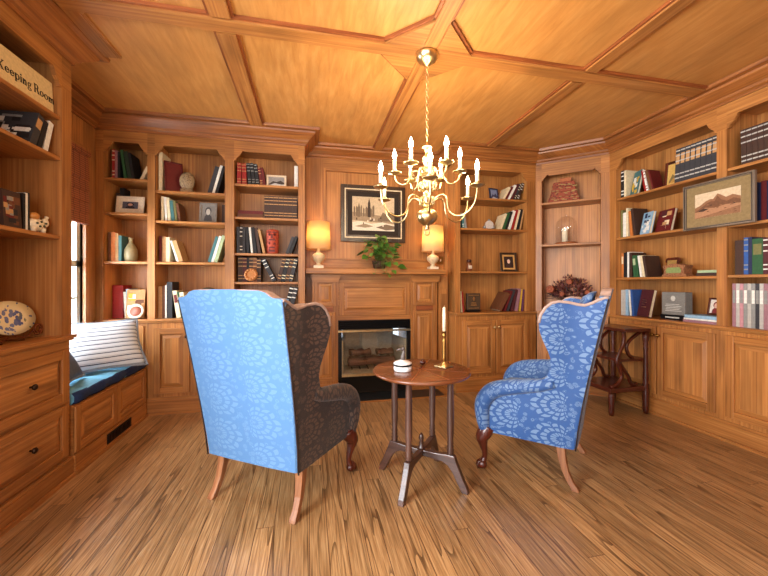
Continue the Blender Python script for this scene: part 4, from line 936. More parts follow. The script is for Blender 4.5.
trail = [(-0.06, -0.12, 0.05), (-0.03, -0.15, 0.02), (0.0, -0.165, -0.02), (0.05, -0.165, -0.05), (0.11, -0.165, -0.02), (0.13, -0.14, 0.06), (0.17, -0.12, 0.08), (0.18, -0.13, 0.03), (0.19, -0.14, 0.0), (0.17, -0.1, 0.13), (-0.15, -0.08, 0.13), (-0.19, -0.06, 0.16), (-0.12, -0.1, 0.10), (0.06, -0.14, 0.06), (0.02, -0.15, 0.05), (-0.08, -0.17, -0.055), (0.02, -0.17, -0.06)]
for t in trail: tips.append((Vector(t), 0.062))
for p, sz in tips:
    d = Vector((p.x, p.y - 0.08, R_.uniform(-0.14, 0.06))); d.x += R_.uniform(-.06, .06)
    leafblade(mf, p, d, sz * R_.uniform(1.0, 1.6), R_.uniform(-0.7, 0.7))
    ms.tube([(0, 0, 0.06), (p.x * 0.5, p.y * 0.5, 0.06 + abs(p.z) * 0.6 + 0.03), p], 0.0018, 4)
mf.build('foliage', LEAF, r); ms.build('stems', plain('green stem', rgb(96, 116, 50), 0.6), r)
o = empty('switch_plate', (1.475, 3.80, 1.43), 0, 'small brass switch plate on the panelling beside the mantel lamp', 'switch')
m = MB(); m.box(-0.04, 0.04, -0.006, -0.0005, -0.045, 0.045); m.build('plate', OLDBRASS, o, bevel=0.002)
m = MB(); m.box(-0.006, 0.006, -0.016, -0.006, -0.012, 0.012); m.build('toggle', CREAM, o)

# picture hung on the right bookcase post
PX = 3.02
framed('framed_print', (2.985, 2.031, 1.586), -PI / 2, 0, 0.467, 0.357, 0.022, 0.026, wood('grey oak frame', rgb(70, 58, 48), rgb(112, 96, 80), rgb(146, 128, 108)), 'sepia mountain landscape in a slim frame hung on the bookcase post', 'picture', art_mountain, plain('olive linen mat', rgb(136, 114, 76), 0.9), 0.062, BLACK)
#@@PART2
# ------------------------------------------------------------------ books
CASES = {'B': (LBL, 0.0), 'A': (ALC, 0.0), 'K': (COR, ca), 'R': (RGT, -PI / 2), 'W': (LFT, PI / 2)}
def cmat(case):
    loc, rz = CASES[case]; return Matrix.Translation(loc) @ Matrix.Rotation(rz, 4, 'Z')
def lx(case, px, yin=0.05):
    """where a sight line meets the shelf plane yin behind the face frame"""
    loc, rz = CASES[case]; Mi = Matrix.Rotation(-rz, 3, 'Z'); o = Mi @ (Vector((0, 0, CAM_H)) - Vector(loc)); d = Mi @ ray(px, 283)
    return (o + d * ((yin - o.y) / d.y)).x
COL = {'red': (150, 28, 24), 'dark red': (98, 24, 22), 'maroon': (78, 30, 34), 'black': (26, 25, 28), 'charcoal': (52, 52, 56), 'green': (40, 84, 48), 'dark green': (34, 52, 38),
       'tan': (186, 142, 92), 'orange': (192, 112, 50), 'brown': (104, 62, 36), 'dark brown': (62, 40, 30), 'cream': (222, 206, 168), 'white': (226, 224, 214), 'grey': (136, 136, 132),
       'teal': (62, 110, 112), 'blue': (44, 84, 150), 'navy': (30, 38, 72), 'pale blue': (140, 176, 200), 'yellow': (206, 168, 54), 'purple': (98, 54, 88), 'pink': (186, 134, 140), 'silver': (176, 172, 164), 'olive': (112, 108, 62), 'pale green': (164, 182, 140), 'mauve': (150, 108, 116)}
def bookcol(c): return plain(c + ' book cloth', rgb(*COL[c]), 0.6)
ORD = 'first second third fourth fifth sixth seventh eighth ninth tenth eleventh twelfth thirteenth fourteenth fifteenth sixteenth seventeenth eighteenth'.split()
def make_book(M, t, h, d, col, label, group, bands=None, lab=None, art=None):
    m = MB(); b = min(0.003, t * 0.2)
    m.box(0, b, 0, d, 0, h); m.box(t - b, t, 0, d, 0, h); m.box(b, t - b, 0, b, 0, h)
    o = m.build('book', bookcol(col)); o.matrix_world = M; tag(o, label, 'book', group)
    m = MB(); m.box(b, t - b, b, d - 0.004, 0.003, h - 0.004); m.build('pages', PAPER, o)
    if bands:
        m = MB()
        for z in (0.12, 0.24, 0.62, 0.78, 0.92): m.box(0.001, t - 0.001, -0.0012, 0, h * z, h * z + h * 0.035)
        m.build('spine_bands', bookcol(bands), o)
    if art:
        m = MB(); R_ = random.Random(9)
        for i in range(22):
            a, c = R_.uniform(.02, .8), R_.uniform(.03, .8); m.box(-0.0006 - i * 1e-5, 0, d * a, d * min(.97, a + R_.uniform(.08, .3)), h * c, h * min(.96, c + R_.uniform(.06, .2)), mi=i % len(art))
        m.build('cover_art', [bookcol(c) for c in art], o)
    if lab:
        m = MB(); m.box(t * 0.12, t * 0.88, -0.001, 0, h * 0.55, h * 0.85); m.build('spine_label', bookcol(lab), o)
    return o
def shelf_books(case, z, where, group, L=None, R=None, yin=0.05, depth=0.17):
    seq = []
    if L:
        x, ents = L; hn = 9.0; ph = 0.0; flush = x
        for e in ents:
            t, h, c, lean = e[:4]; k = e[4] if len(e) > 4 else {}
            th = math.radians(abs(lean))
            if lean == 0: px = flush + 0.0012; flush = px + t; M = (px, 0, 0)
            else:
                px = flush + 0.0015 + min(h * math.cos(th), hn * math.cos(ph)) * max(0, math.tan(th) - math.tan(ph))
                M = (px, -th, 0); flush = px + t / math.cos(th) + 0.0005
            hn = h; ph = th; seq.append((M, t, h, c, k))
    if R:
        x, ents = R; hn = 9.0; ph = 0.0; flush = x; tmp = []
        for e in reversed(ents):
            t, h, c, lean = e[:4]; k = e[4] if len(e) > 4 else {}
            th = math.radians(abs(lean))
            if lean == 0: px = flush - t - 0.0012; flush = px; M = (px, 0, 0)
            else:
                pr_ = flush - 0.0015 - min(h * math.cos(th), hn * math.cos(ph)) * max(0, math.tan(th) - math.tan(ph))
                M = (pr_, th, t); flush = pr_ - t / math.cos(th) - 0.001
            hn = h; ph = th; tmp.append((M, t, h, c, k))
        seq += tmp[::-1]
    Mc = cmat(case)
    for i, ((px, th, off), t, h, c, k) in enumerate(seq):
        Mx = Mc @ Matrix.Translation((px, yin + k.get('in', 0), z + 0.0008)) @ Matrix.Rotation(th, 4, 'Y') @ Matrix.Translation((-off, 0, 0))
        what = k.get('what', 'book')
        lab = '%s %s%s, %s from the left on the %s' % (c, what, (' leaning' if th else ''), ORD[i], where)
        make_book(Mx, t, h, k.get('d', depth), c, lab, group, k.get('b'), k.get('l'), k.get('art'))
def face_book(case, z, x, w_, h_, t, tilt, yaw, col, label, cols, yin=0.06, side=0):
    """book stood with its front cover towards the room"""
    M = cmat(case) @ Matrix.Translation((x, yin, z + 0.001 + t * math.sin(tilt))) @ Matrix.Rotation(yaw, 4, 'Z') @ Matrix.Rotation(-tilt, 4, 'X')
    m = MB(); b = 0.003; m.box(0, w_, 0, b, 0, h_); m.box(0, w_, t - b, t, 0, h_); m.box(0, b, b, t - b, 0, h_)
    o = m.build('book', bookcol(col)); o.matrix_world = M; tag(o, label, 'book', 'cover-out books')
    m = MB(); m.box(b, w_ - 0.004, b, t - b, 0.003, h_ - 0.003); m.build('pages', PAPER, o)
    if cols:
        m = MB(); mats = [bookcol(c) for c in cols]; R_ = random.Random(len(label))
        for i in range(1 + 4 * len(cols)):
            a, c = R_.uniform(.04, .6), R_.uniform(.04, .75); ww, hh = R_.uniform(.15, .4), R_.uniform(.06, .22)
            m.box(w_ * a, w_ * min(.96, a + ww), -0.0006 - i * 1e-5, 0, h_ * c, h_ * min(.96, c + hh), mi=i % len(cols))
        m.build('cover_art', mats, o)
    return o
def flat_book(case, z, x, w_, d_, t, col, label, group, yin=0.05):
    m = MB(); b = 0.003; m.box(0, w_, 0, d_, 0, b); m.box(0, w_, 0, d_, t - b, t); m.box(0, w_, 0, b, b, t - b)
    o = m.build('book', bookcol(col)); o.matrix_world = cmat(case) @ Matrix.Translation((x, yin, z + 0.0006)); tag(o, label, 'book', group)
    m = MB(); m.box(0.003, w_ - 0.003, b, d_ - 0.003, b, t - b); m.build('pages', PAPER, o)
def at(case, x, yin, z): return tuple(cmat(case) @ Vector((x, yin, z + 0.0008)))
def stand_frame(case, px, z, w_, h_, col, label, art, yin=0.12, yaw=0, tilt=-0.16, fr=0.022, mc=None, mw=0.0):
    return framed('photo_frame', at(case, lx(case, px, yin), yin, z), CASES[case][1] + yaw, tilt, w_, h_, fr, 0.014, col, label, 'photo frame', art, mc, mw)
b1, b2, b3, b4 = {'b': 'cream'}, {'b': 'tan'}, {'b': 'grey'}, {'b': 'white'}
Xs = {'w0': 0.06, 'w1': 0.40, 'm0': 0.46, 'm1': 1.04, 'f0': 1.12, 'f1': 1.70}
# --- three-bay back bookcase: window bay
shelf_books('B', 2.09, 'top shelf of the window bay', 'books in the window bay', L=(0.10, [(.022, .26, 'red', 0, b1), (.020, .25, 'mauve', 0), (.018, .24, 'black', 0), (.022, .26, 'green', 7), (.03, .25, 'dark green', 9), (.02, .24, 'black', 9)]), R=(0.398, [(.026, .13, 'cream', 24)]))
shelf_books('B', 1.79, 'second shelf of the window bay', 'books in the window bay', L=(0.075, [(.030, .205, 'dark brown', 0, {'in': .12, 'd': .11}), (.035, .25, 'black', 0, {'in': .12, 'd': .11})]))
shelf_books('B', 1.36, 'third shelf of the window bay', 'books in the window bay', L=(0.070, [(.022, .255, 'brown', 0), (.032, .26, 'orange', 0), (.022, .25, 'tan', 0), (.024, .23, 'teal', 0, {'d': .12})]))
shelf_books('B', 0.85, 'counter of the window bay', 'books in the window bay', L=(0.065, [(.085, .30, 'red', 0), (.02, .24, 'white', 3), (.03, .265, 'pale blue', 5), (.014, .26, 'white', 6)]), yin=.128, depth=.16)
WHITEF = plain('whitewashed frame', rgb(222, 206, 180), 0.6); GOLDF = plain('gilded frame', rgb(190, 150, 84), 0.4, 0.4); SILVF = plain('silver frame', rgb(150, 148, 142), 0.35, 0.5)
stand_frame('B', 130, 1.79, .225, .165, WHITEF, 'whitewashed photo frame on the second shelf of the window bay', art_face(rgb(40, 30, 40), rgb(196, 148, 124), rgb(86, 84, 96)), yin=.1, fr=.03, mc=WHITEF, mw=0.02)
m = MB(); m.lathe([(.03, 0), (.045, .005), (.052, .05), (.048, .11), (.030, .15), (.016, .165), (.015, .20), (.022, .215), (.014, .216), (.001, .20)], seg=20)
o = m.build('bottle_vase', plain('stoneware glaze', rgb(140, 126, 92), 0.35)); o.location = at('B', .232, .09, 1.36); tag(o, 'olive stoneware bottle vase on the third shelf of the window bay', 'vase')
face_book('B', 0.85, lx('B', 118, .07) + .062, .14, .26, .02, .18, 0.12, 'tan', 'colourful magazine standing cover-out on the counter of the window bay', ['yellow', 'maroon', 'brown', 'white', 'tan', 'brown'], yin=.058)
m = MB(); m.lathe([(.001, 0), (.055, 0), (.066, .012), (.066, .018), (.05, .016), (.001, .010)], seg=26); m.lathe([(.001, .0105), (.045, .0165), (.044, .019), (.001, .013)], seg=26, mi=1)
o = m.build('round_dish', [CREAM, plain('rust glaze', rgb(150, 84, 66), 0.4)]); o.matrix_world = Matrix.Translation(at('B', lx('B', 134, .06) + .03, .034, .85 + .066)) @ Matrix.Rotation(math.radians(76), 4, 'X'); tag(o, 'small round rust coloured dish propped up on the window bay counter', 'dish')
# --- middle bay
shelf_books('B', 2.00, 'top shelf of the middle bay', 'books in the middle bay', L=(0.47, [(.030, .355, 'cream', 0, {'d': .2})]), R=(1.035, [(.036, .26, 'charcoal', 15), (.022, .275, 'white', 15), (.022, .27, 'black', 15)]))
framed('photo_frame', at('B', .592, .075, 2.00), 0.55, -.16, .15, .29, .014, .014, plain('oxblood frame', rgb(92, 24, 26), 0.4), 'oxblood red panel leaning on the top shelf of the middle bay', 'photo frame', None, plain('oxblood leather', rgb(104, 30, 28), 0.5))
m = MB(); m.ball((0, 0, .105), .088, sc=(.76, .40, 1.0)); m.box(-.05, .05, -.03, .03, 0, .03)
def carved(name, c1, c2, sc=70):
    mm, nt, b = new_mat(name); g = NT(nt); tc = g.n('ShaderNodeTexCoord'); v = g.n('ShaderNodeTexVoronoi'); v.inputs['Scale'].default_value = sc; g.l(tc.outputs['Object'], v.inputs['Vector'])
    g.l(g.ramp(v.outputs['Distance'], [(0.15, c1), (0.5, c2)]), b.inputs['Base Color']); b.inputs['Roughness'].default_value = 0.7
    bp = g.n('ShaderNodeBump'); bp.inputs['Strength'].default_value = 0.6; bp.inputs['Distance'].default_value = 0.006; g.l(v.outputs['Distance'], bp.inputs['Height']); g.l(bp.outputs[0], b.inputs['Normal']); return mm
o = m.build('carved_ornament', carved('carved stone', rgb(84, 66, 48), rgb(150, 126, 92))); o.location = at('B', lx('B', 185, .07) + .02, .065, 2.0); tag(o, 'oval carved stone ornament on the top shelf of the middle bay', 'ornament')
shelf_books('B', 1.73, 'second shelf of the middle bay', 'books in the middle bay', L=(0.49, [(.020, .225, 'cream', 0), (.018, .22, 'white', 3), (.022, .215, 'cream', 4), (.025, .19, 'teal', 5), (.02, .19, 'olive', 6), (.02, .17, 'brown', 8)]), R=(1.035, [(.05, .19, 'dark brown', 0, {'in': .09, 'd': .14})]))
stand_frame('B', 208, 1.73, .155, .20, SILVF, 'silver framed portrait on the second shelf of the middle bay', art_face(rgb(70, 70, 72), rgb(190, 186, 176), rgb(128, 126, 122)), yin=.1, fr=.02)
shelf_books('B', 1.36, 'third shelf of the middle bay', 'books in the middle bay', L=(0.475, [(.022, .235, 'dark red', 0), (.03, .23, 'tan', 0), (.03, .225, 'cream', 0), (.016, .20, 'white', 17), (.034, .20, 'tan', 17)]), R=(1.035, [(.026, .25, 'teal', 16), (.022, .255, 'white', 16), (.028, .26, 'pale green', 16)]))
shelf_books('B', 0.85, 'counter of the middle bay', 'books in the middle bay', L=(0.468, [(.030, .29, 'tan', 0), (.022, .29, 'brown', 0), (.012, .30, 'white', 0), (.045, .33, 'black', 0), (.034, .25, 'cream', 8, {'l': 'dark red'}), (.016, .24, 'green', 8), (.034, .235, 'cream', 8, {'l': 'olive'})]))
r = empty('plate_stand', at('B', .87, .12, .851), 0, 'dark round plate on a stand behind the broad-backed blue chair', 'plate')
m = MB(); m.lathe([(.001, 0), (.08, .002), (.115, .014), (.117, .018), (.078, .008), (.001, .006)], seg=26); m.transform(Matrix.Translation((0, -.02, .16)) @ Matrix.Rotation(math.radians(75), 4, 'X')); m.build('plate', plain('dark bronze glaze', rgb(64, 58, 44), .4), r)
m = MB(); m.tube([(-.05, -.05, .0), (-.05, -.04, .05), (-.05, .05, .03), (-.05, .06, .0)], .005, 6); m.tube([(.05, -.05, .0), (.05, -.04, .05), (.05, .05, .03), (.05, .06, .0)], .005, 6); m.tube([(-.05, .04, .03), (.05, .04, .03)], .005, 6); m.build('stand', IRON, r)
# --- bay beside the fireplace
shelf_books('B', 2.10, 'top shelf of the mantel bay', 'books in the mantel bay', L=(1.135, [(.036, .205, 'red', 0, b2), (.042, .20, 'red', 2, b2), (.030, .21, 'black', 5, b3), (.030, .21, 'black', 6, b3), (.030, .205, 'black', 7, b3), (.026, .18, 'dark red', 9, b2), (.022, .175, 'dark red', 9)]), R=(1.695, [(.034, .21, 'white', 0)]))
stand_frame('B', 276.5, 2.10, .185, .12, WHITEF, 'cream photo frame on the top shelf of the mantel bay', art_view([rgb(150, 150, 150), rgb(70, 62, 60), rgb(200, 200, 200)]), yin=.08, fr=.018)
flat_book('B', 1.79, 1.14, .235, .17, .036, 'brown', 'brown book lying at the bottom of a pair on the mantel bay second shelf', 'books in the mantel bay'); flat_book('B', 1.827, 1.145, .225, .165, .030, 'dark red', 'dark red book lying on top of a brown one in the mantel bay', 'books in the mantel bay')
shelf_books('B', 1.79, 'second shelf of the mantel bay', 'matching row of ribbed brown books in the mantel bay', R=(1.69, [(.043, .215, 'dark brown', 0, {'b': 'tan'}) for _ in range(7)]))
shelf_books('B', 1.45, 'third shelf of the mantel bay', 'books in the mantel bay', L=(1.132, [(.026, .25, 'charcoal', 0), (.024, .255, 'black', 0, b4), (.024, .25, 'charcoal', 0), (.026, .25, 'black', 2), (.018, .25, 'white', 5), (.028, .25, 'black', 6), (.026, .245, 'dark brown', 8), (.022, .235, 'tan', 12)]), R=(1.695, [(.026, .175, 'charcoal', 20), (.026, .18, 'black', 20)]))
r = empty('totem_mask', at('B', lx('B', 272.5, .1), .1, 1.45), 0, 'carved red wooden totem figure on the third shelf of the mantel bay', 'sculpture')
RED = carved('red carved wood', rgb(120, 36, 22), rgb(176, 70, 44), 40)
m = MB(); m.lathe([(.052, 0), (.056, .01), (.056, .07), (.060, .085), (.058, .15), (.062, .165), (.060, .225), (.050, .236), (.001, .237)], seg=16); m.build('body', RED, r)
m = MB()
for sx in (-1, 1): m.ball((sx * .024, -.052, .185), .013); m.ball((sx * .024, -.052, .10), .010); m.box(sx * .024 - .02, sx * .024 + .02, -.066, -.05, .203, .212)
m.box(-.008, .008, -.075, -.05, .15, .185); m.box(-.03, .03, -.066, -.05, .128, .140); m.box(-.026, .026, -.064, -.05, .055, .066); m.box(-.028, .028, -.06, -.045, .02, .04); m.build('carved_features', plain('dark red stain', rgb(92, 22, 16), .5), r)
shelf_books('B', 1.18, 'fourth shelf of the mantel bay', 'books in the mantel bay', L=(1.14, [(.040, .235, 'dark brown', 0, b2), (.036, .235, 'maroon', 0, b2), (.020, .23, 'black', 0), (.034, .235, 'dark brown', 0, b2), (.034, .235, 'brown', 0, b2), (.036, .22, 'dark brown', 0, b2), (.036, .235, 'charcoal', 27, b4)]), R=(1.695, [(.034, .235, 'dark brown', 14, b2), (.034, .235, 'black', 14, b1), (.034, .235, 'dark brown', 14, b2), (.034, .23, 'charcoal', 14, b1)]), yin=.07)
m = MB(); m.lathe([(.001, 0), (.05, 0), (.062, .01), (.06, .016), (.03, .018), (.001, .022)], seg=24)
for i in range(12): m.ball((.047 * math.cos(i * PI / 6), .047 * math.sin(i * PI / 6), .016), .013)
o = m.build('round_plaque', plain('tan carved wood', rgb(184, 122, 68), .6)); o.matrix_world = Matrix.Translation(at('B', lx('B', 251, .04), .046, 1.18 + .066)) @ Matrix.Rotation(math.radians(78), 4, 'X'); tag(o, 'round tan scalloped plaque propped against books in the mantel bay', 'ornament')
shelf_books('B', 0.85, 'counter of the mantel bay', 'books in the mantel bay', R=(1.695, [(.040, .285, 'black', 13, b4), (.034, .28, 'charcoal', 13, b4)]))
# --- alcove bookcase right of the fireplace
shelf_books('A', 2.10, 'top shelf of the alcove bookcase', 'books in the alcove bookcase', R=(.863, [(.026, .16, 'cream', 30), (.022, .17, 'dark red', 30), (.024, .19, 'white', 28), (.024, .20, 'maroon', 26), (.022, .205, 'charcoal', 24, b1), (.026, .21, 'dark brown', 22, b4)]))
stand_frame('A', 494, 2.10, .125, .14, plain('dark blue frame', rgb(40, 44, 66), .4), 'small dark blue photo frame on the top shelf of the alcove bookcase', art_view([rgb(120, 130, 160), rgb(60, 60, 84), rgb(180, 176, 180)]), yin=.1, fr=.016, yaw=.2)
shelf_books('A', 1.765, 'second shelf of the alcove bookcase', 'books in the alcove bookcase', L=(.06, [(.022, .17, 'grey', 0, b4), (.024, .17, 'teal', 8, b4), (.020, .16, 'grey', 10)]), R=(.863, [(.020, .19, 'cream', 21), (.030, .20, 'green', 20), (.024, .215, 'black', 19), (.030, .225, 'white', 18), (.026, .235, 'red', 16), (.024, .235, 'cream', 15), (.026, .24, 'black', 13), (.016, .235, 'tan', 12)]))
m = MB(); m.box(-.05, .05, -.02, .02, 0, .012, mi=1); m.lathe([(.045, -.02), (.05, -.01), (.05, .01), (.045, .02)], (0, 0, 0), 20, mi=0)
for v in list(m.bm.verts)[8:]: v.co = Vector((v.co.x, v.co.z, v.co.y + .055))
m.ball((-.055, 0, .03), .018, mi=1); m.ball((.055, 0, .03), .018, mi=1); m.ball((0, -.0, .11), .014, mi=1)
o = m.build('mantel_clock', [plain('pale clock face', rgb(196, 186, 176), .4), SILVF]); o.location = at('A', lx('A', 489, .1), .1, 1.765); tag(o, 'small round silver desk clock on the second shelf of the alcove bookcase', 'clock')
r = empty('spice_jar', at('A', lx('A', 469, .09), .09, 1.297), 0, 'small brown jar with a lid on the third shelf of the alcove bookcase', 'jar')
m = MB(); m.lathe([(.024, 0), (.03, .006), (.03, .085), (.022, .10), (.001, .10)], seg=16); m.build('jar_body', plain('amber jar', rgb(126, 74, 46), .25), r)
m = MB(); m.lathe([(.026, .1005), (.027, .125), (.02, .132), (.001, .133)], seg=16); m.build('lid', plain('dark lid', rgb(70, 38, 26), .4), r)
m = MB(); m.box(-.02, .02, -.0325, -.0295, .03, .065); m.build('label_patch', plain('pale label', rgb(204, 184, 160), .7), r)
stand_frame('A', 509, 1.297, .20, .225, BLKFRAME, 'wide brown photo frame with portrait on the third shelf of the alcove bookcase', art_face(rgb(60, 40, 34), rgb(226, 190, 168), rgb(46, 30, 24)), yin=.13, yaw=-.12, fr=.026, mc=plain('gold slip', rgb(196, 148, 84), .5), mw=.02)
shelf_books('A', 0.85, 'counter of the alcove bookcase', 'books in the alcove bookcase', L=(.06, [(.016, .235, 'dark red', 0), (.014, .23, 'cream', 3), (.016, .225, 'red', 4)]), R=(.863, [(.045, .225, 'brown', 30, {'d': .19}), (.018, .245, 'dark red', 22), (.024, .25, 'charcoal', 20), (.030, .25, 'maroon', 15), (.034, .255, 'mauve', 10), (.016, .25, 'yellow', 6), (.020, .245, 'purple', 4)]))
r = empty('framed_plaque', at('A', lx('A', 473, .09), .09, .85), 0, 'dark square plaque with small gold emblem on the alcove counter', 'plaque')
m = MB(); m.box(-.08, .08, -.02, .02, .022, .205); m.build('plaque_board', plain('bronze brown leather', rgb(74, 56, 38), .5), r, bevel=.004)
m = MB(); m.box(-.075, .075, -.03, .03, 0, .022); m.build('base', BLACK, r)
m = MB(); m.box(-.062, .062, -.0215, -.02, .04, .045); m.box(-.062, .062, -.0215, -.02, .182, .187); m.box(-.006, .006, -.0225, -.02, .125, .165); m.box(-.014, .014, -.0225, -.02, .140, .150)
for i in range(3): m.box(-.035 + i * .004, .035 - i * .004, -.0215, -.02, .07 + i * .014, .076 + i * .014)
m.build('gold_emblem', BRASS, r)
# --- angled corner bookcase
r = empty('fabric_house', at('K', .275, .15, 2.065), ca, 'red patchwork stepped ornament on the top shelf of the corner bookcase', 'ornament')
PATCH = carved('red woven pile', rgb(84, 26, 16), rgb(146, 66, 38), 48)
for i, (w0, w1, z0, z1, dd) in enumerate(((.165, .15, 0, .065, .06), (.142, .128, .065, .125, .055), (.128, .11, .125, .185, .05), (.118, .105, .185, .235, .045))):
    m = MB(); m.prism([(-w0, z0), (w0, z0), (w1, z1 - .006), (w1 - .01, z1), (-w1 + .01, z1), (-w1, z1 - .006)], 'xz', -dd, dd); m.build('tier', PATCH, r, bevel=.006)
m = MB(); m.box(-.04, .075, -.03, .03, .235, .28); m.build('top_block', plain('tan block', rgb(178, 104, 62), .7), r, bevel=.004)
m = MB(); R_ = random.Random(4)
for i in range(34):
    x, z = R_.uniform(-.115, .1), R_.uniform(.01, .21); x *= 1.25 - z * 1.2; m.box(x, x + R_.uniform(.02, .05), -.0635 + z * .07, -.05 + z * .07, z, z + .007)
m.build('pale_stitching', plain('pale green yarn', rgb(160, 136, 84), .9), r)
r = empty('glass_cloche', at('K', .30, .13, 1.60), ca, 'clear glass dome over a candle on the corner bookcase shelf', 'glass dome')
m = MB(); m.lathe([(.115, 0), (.118, .01), (.112, .02), (.001, .02)], seg=30); m.build('base', PINE_DARK, r)
m = MB(); m.lathe([(.108, .021), (.108, .20), (.101, .245), (.08, .283), (.045, .305), (.012, .313), (.010, .321), (.016, .336), (.001, .345)], seg=30); m.build('dome', GLASS, r)
m = MB(); m.lathe([(.030, 0), (.030, .16), (.026, .165), (.001, .163)], seg=18); m.tube([(0, 0, .163), (0, 0, .175)], .0015, 5)
o = m.build('pillar_candle', WAX); o.location = at('K', .285, .13, 1.6213); tag(o, 'ivory pillar candle under the glass dome', 'candle')
r = empty('dried_arrangement', at('K', .342, .13, .85), ca, 'large arrangement of dried red brown flowers on the corner counter', 'flower arrangement')
m = MB(); m.lathe([(.08, 0), (.10, .01), (.135, .11), (.14, .125), (.13, .125), (.001, .11)], seg=20); m.build('basket', carved('wicker', rgb(88, 54, 30), rgb(150, 104, 62), 60), r)
R_ = random.Random(21); m = MB(); m2 = MB()
for i in range(680):
    a, e = R_.uniform(0, 2 * PI), math.asin(R_.uniform(0.0, 1)); q_ = R_.uniform(.55, 1)
    p = Vector((math.cos(a) * math.cos(e) * .222 * q_, math.sin(a) * math.cos(e) * .08 * q_, .16 + math.sin(e) * .235 * q_)); d = Vector((p.x, p.y, p.z - .1)).normalized() + Vector((R_.uniform(-.5, .5), R_.uniform(-.5, .5), R_.uniform(-.4, .4)))
    d.normalize(); s_ = d.cross(Vector((R_.uniform(-1, 1), R_.uniform(-1, 1), .3))).normalized(); L_ = R_.uniform(.02, .045); W_ = L_ * .28
    m.poly([p, p + d * L_ * .5 + s_ * W_, p + d * L_, p + d * L_ * .5 - s_ * W_], rnd=R_.random() * (1 if R_.random() < .4 else .6))
m.build('dried_leaves', DRIED, r)
m = MB()
for i in range(26):
    a, e = R_.uniform(0, 2 * PI), R_.uniform(0.05, 1.2); p = Vector((math.cos(a) * math.cos(e) * .27, math.sin(a) * math.cos(e) * .11 - .02, .14 + math.sin(e) * .16)); m.tube([(0, 0, .11), p * .6 + Vector((0, 0, .05)), p], .0025, 4)
m.build('twigs', plain('dark twig', rgb(60, 34, 26), .8), r)
for p, q_ in (((-.20, -.06, .25), .045), ((-.01, -.08, .33), .03), ((.16, -.08, .22), .026), ((-.08, -.09, .2), .026)):
    m = MB(); m.ball(p, q_ * .6)
    for k in range(7):
        a = k * 2 * PI / 7; m.ball((p[0] + math.cos(a) * q_ * .6, p[1] - .008, p[2] + math.sin(a) * q_ * .6), q_ * .42, 8)
    m.build('copper_bloom', plain('copper bloom', rgb(150, 80, 52), .5), r)
# --- right bookcase, bay by the corner (shelf plane x runs towards the camera)
rx = lambda px, yin=.05: lx('R', px, yin)
shelf_books('R', 2.017, 'top shelf of the corner bay', 'books in the corner bay', L=(.085, [(.034, .275, 'black', 0, b4), (.022, .27, 'cream', 0)]), yin=.05)
face_book('R', 2.017, .165, .125, .235, .02, .2, -.35, 'teal', 'yellow and teal book standing cover-out in the corner bay', ['yellow', 'teal', 'yellow', 'white'], yin=.07)
shelf_books('R', 2.017, 'corner bay, past its yellow cover', 'books in the corner bay', L=(.30, [(.014, .215, 'red', 10), (.018, .21, 'white', 11, {'b': 'red'}), (.026, .205, 'brown', 14, {'d': .12}), (.012, .2, 'dark red', 14, {'d': .12})]), yin=.05)
framed('photo_frame', at('R', .548, .13, 2.017), -PI / 2 + .1, -.12, .165, .235, .024, .014, MAHOG, 'dark wooden frame leaning behind the ribbed books in the corner bay', 'photo frame', art_view([rgb(200, 160, 84), rgb(120, 100, 60), rgb(176, 130, 60)]), plain('yellow mat', rgb(204, 164, 90), .7), .015)
shelf_books('R', 2.017, 'corner bay top, in the ribbed set', 'matching set of ribbed dark books in the corner bay', R=(.958, [(.037, .285, 'charcoal', 3.0, {'b': 'silver', 'l': 'tan'}) for _ in range(8)]), yin=.03)
shelf_books('R', 1.623, 'second shelf of the corner bay', 'books in the corner bay', L=(.082, [(.024, .275, 'olive', 0), (.034, .245, 'white', 0), (.022, .285, 'cream', 0), (.026, .25, 'orange', 5), (.026, .27, 'dark brown', 7)]), yin=.05)
face_book('R', 1.623, .265, .135, .21, .024, .2, -.30, 'pale blue', 'pale blue and white book standing cover-out in the corner bay', ['white', 'navy', 'pale blue', 'white'], yin=.075)
face_book('R', 1.623, .395, .175, .205, .026, .22, -.22, 'dark red', 'dark red illustrated book standing cover-out in the corner bay', ['dark red', 'cream', 'maroon', 'tan', 'dark red'], yin=.10)
shelf_books('R', 1.225, 'third shelf of the corner bay', 'books in the corner bay', L=(.09, [(.024, .245, 'orange', 0, {'l': 'cream'}), (.022, .245, 'black', 0), (.016, .25, 'black', 0), (.020, .25, 'white', 0), (.03, .24, 'dark brown', 0), (.034, .21, 'green', 4, {'l': 'pale green'}), (.018, .21, 'green', 4), (.02, .205, 'white', 8), (.022, .205, 'cream', 9), (.024, .2, 'dark brown', 10)]), yin=.05)
r = empty('award_plaque', at('R', .452, .205, 1.229), -PI / 2 - .1, 'brown scalloped plaque standing behind the ornate box in the corner bay', 'plaque'); r.rotation_euler[0] = -.15
m = MB(); m.prism([(-.06, 0), (.06, 0), (.07, .02), (.07, .05), (.055, .065), (.055, .125), (.07, .14), (.066, .165), (.05, .175), (-.05, .175), (-.066, .165), (-.07, .14), (-.055, .125), (-.055, .065), (-.07, .05), (-.07, .02)], 'xz', 0, .018); m.build('board', MAHOG, r, bevel=.003)
m = MB(); m.box(-.045, .045, -.002, 0, .085, .15); m.box(-.04, .04, -.002, 0, .03, .06); m.build('plate', GOLDF, r)
r = empty('ornate_box', at('R', .60, .10, 1.225), -PI / 2, 'ornate bronze box with a green picture window in the corner bay', 'box')
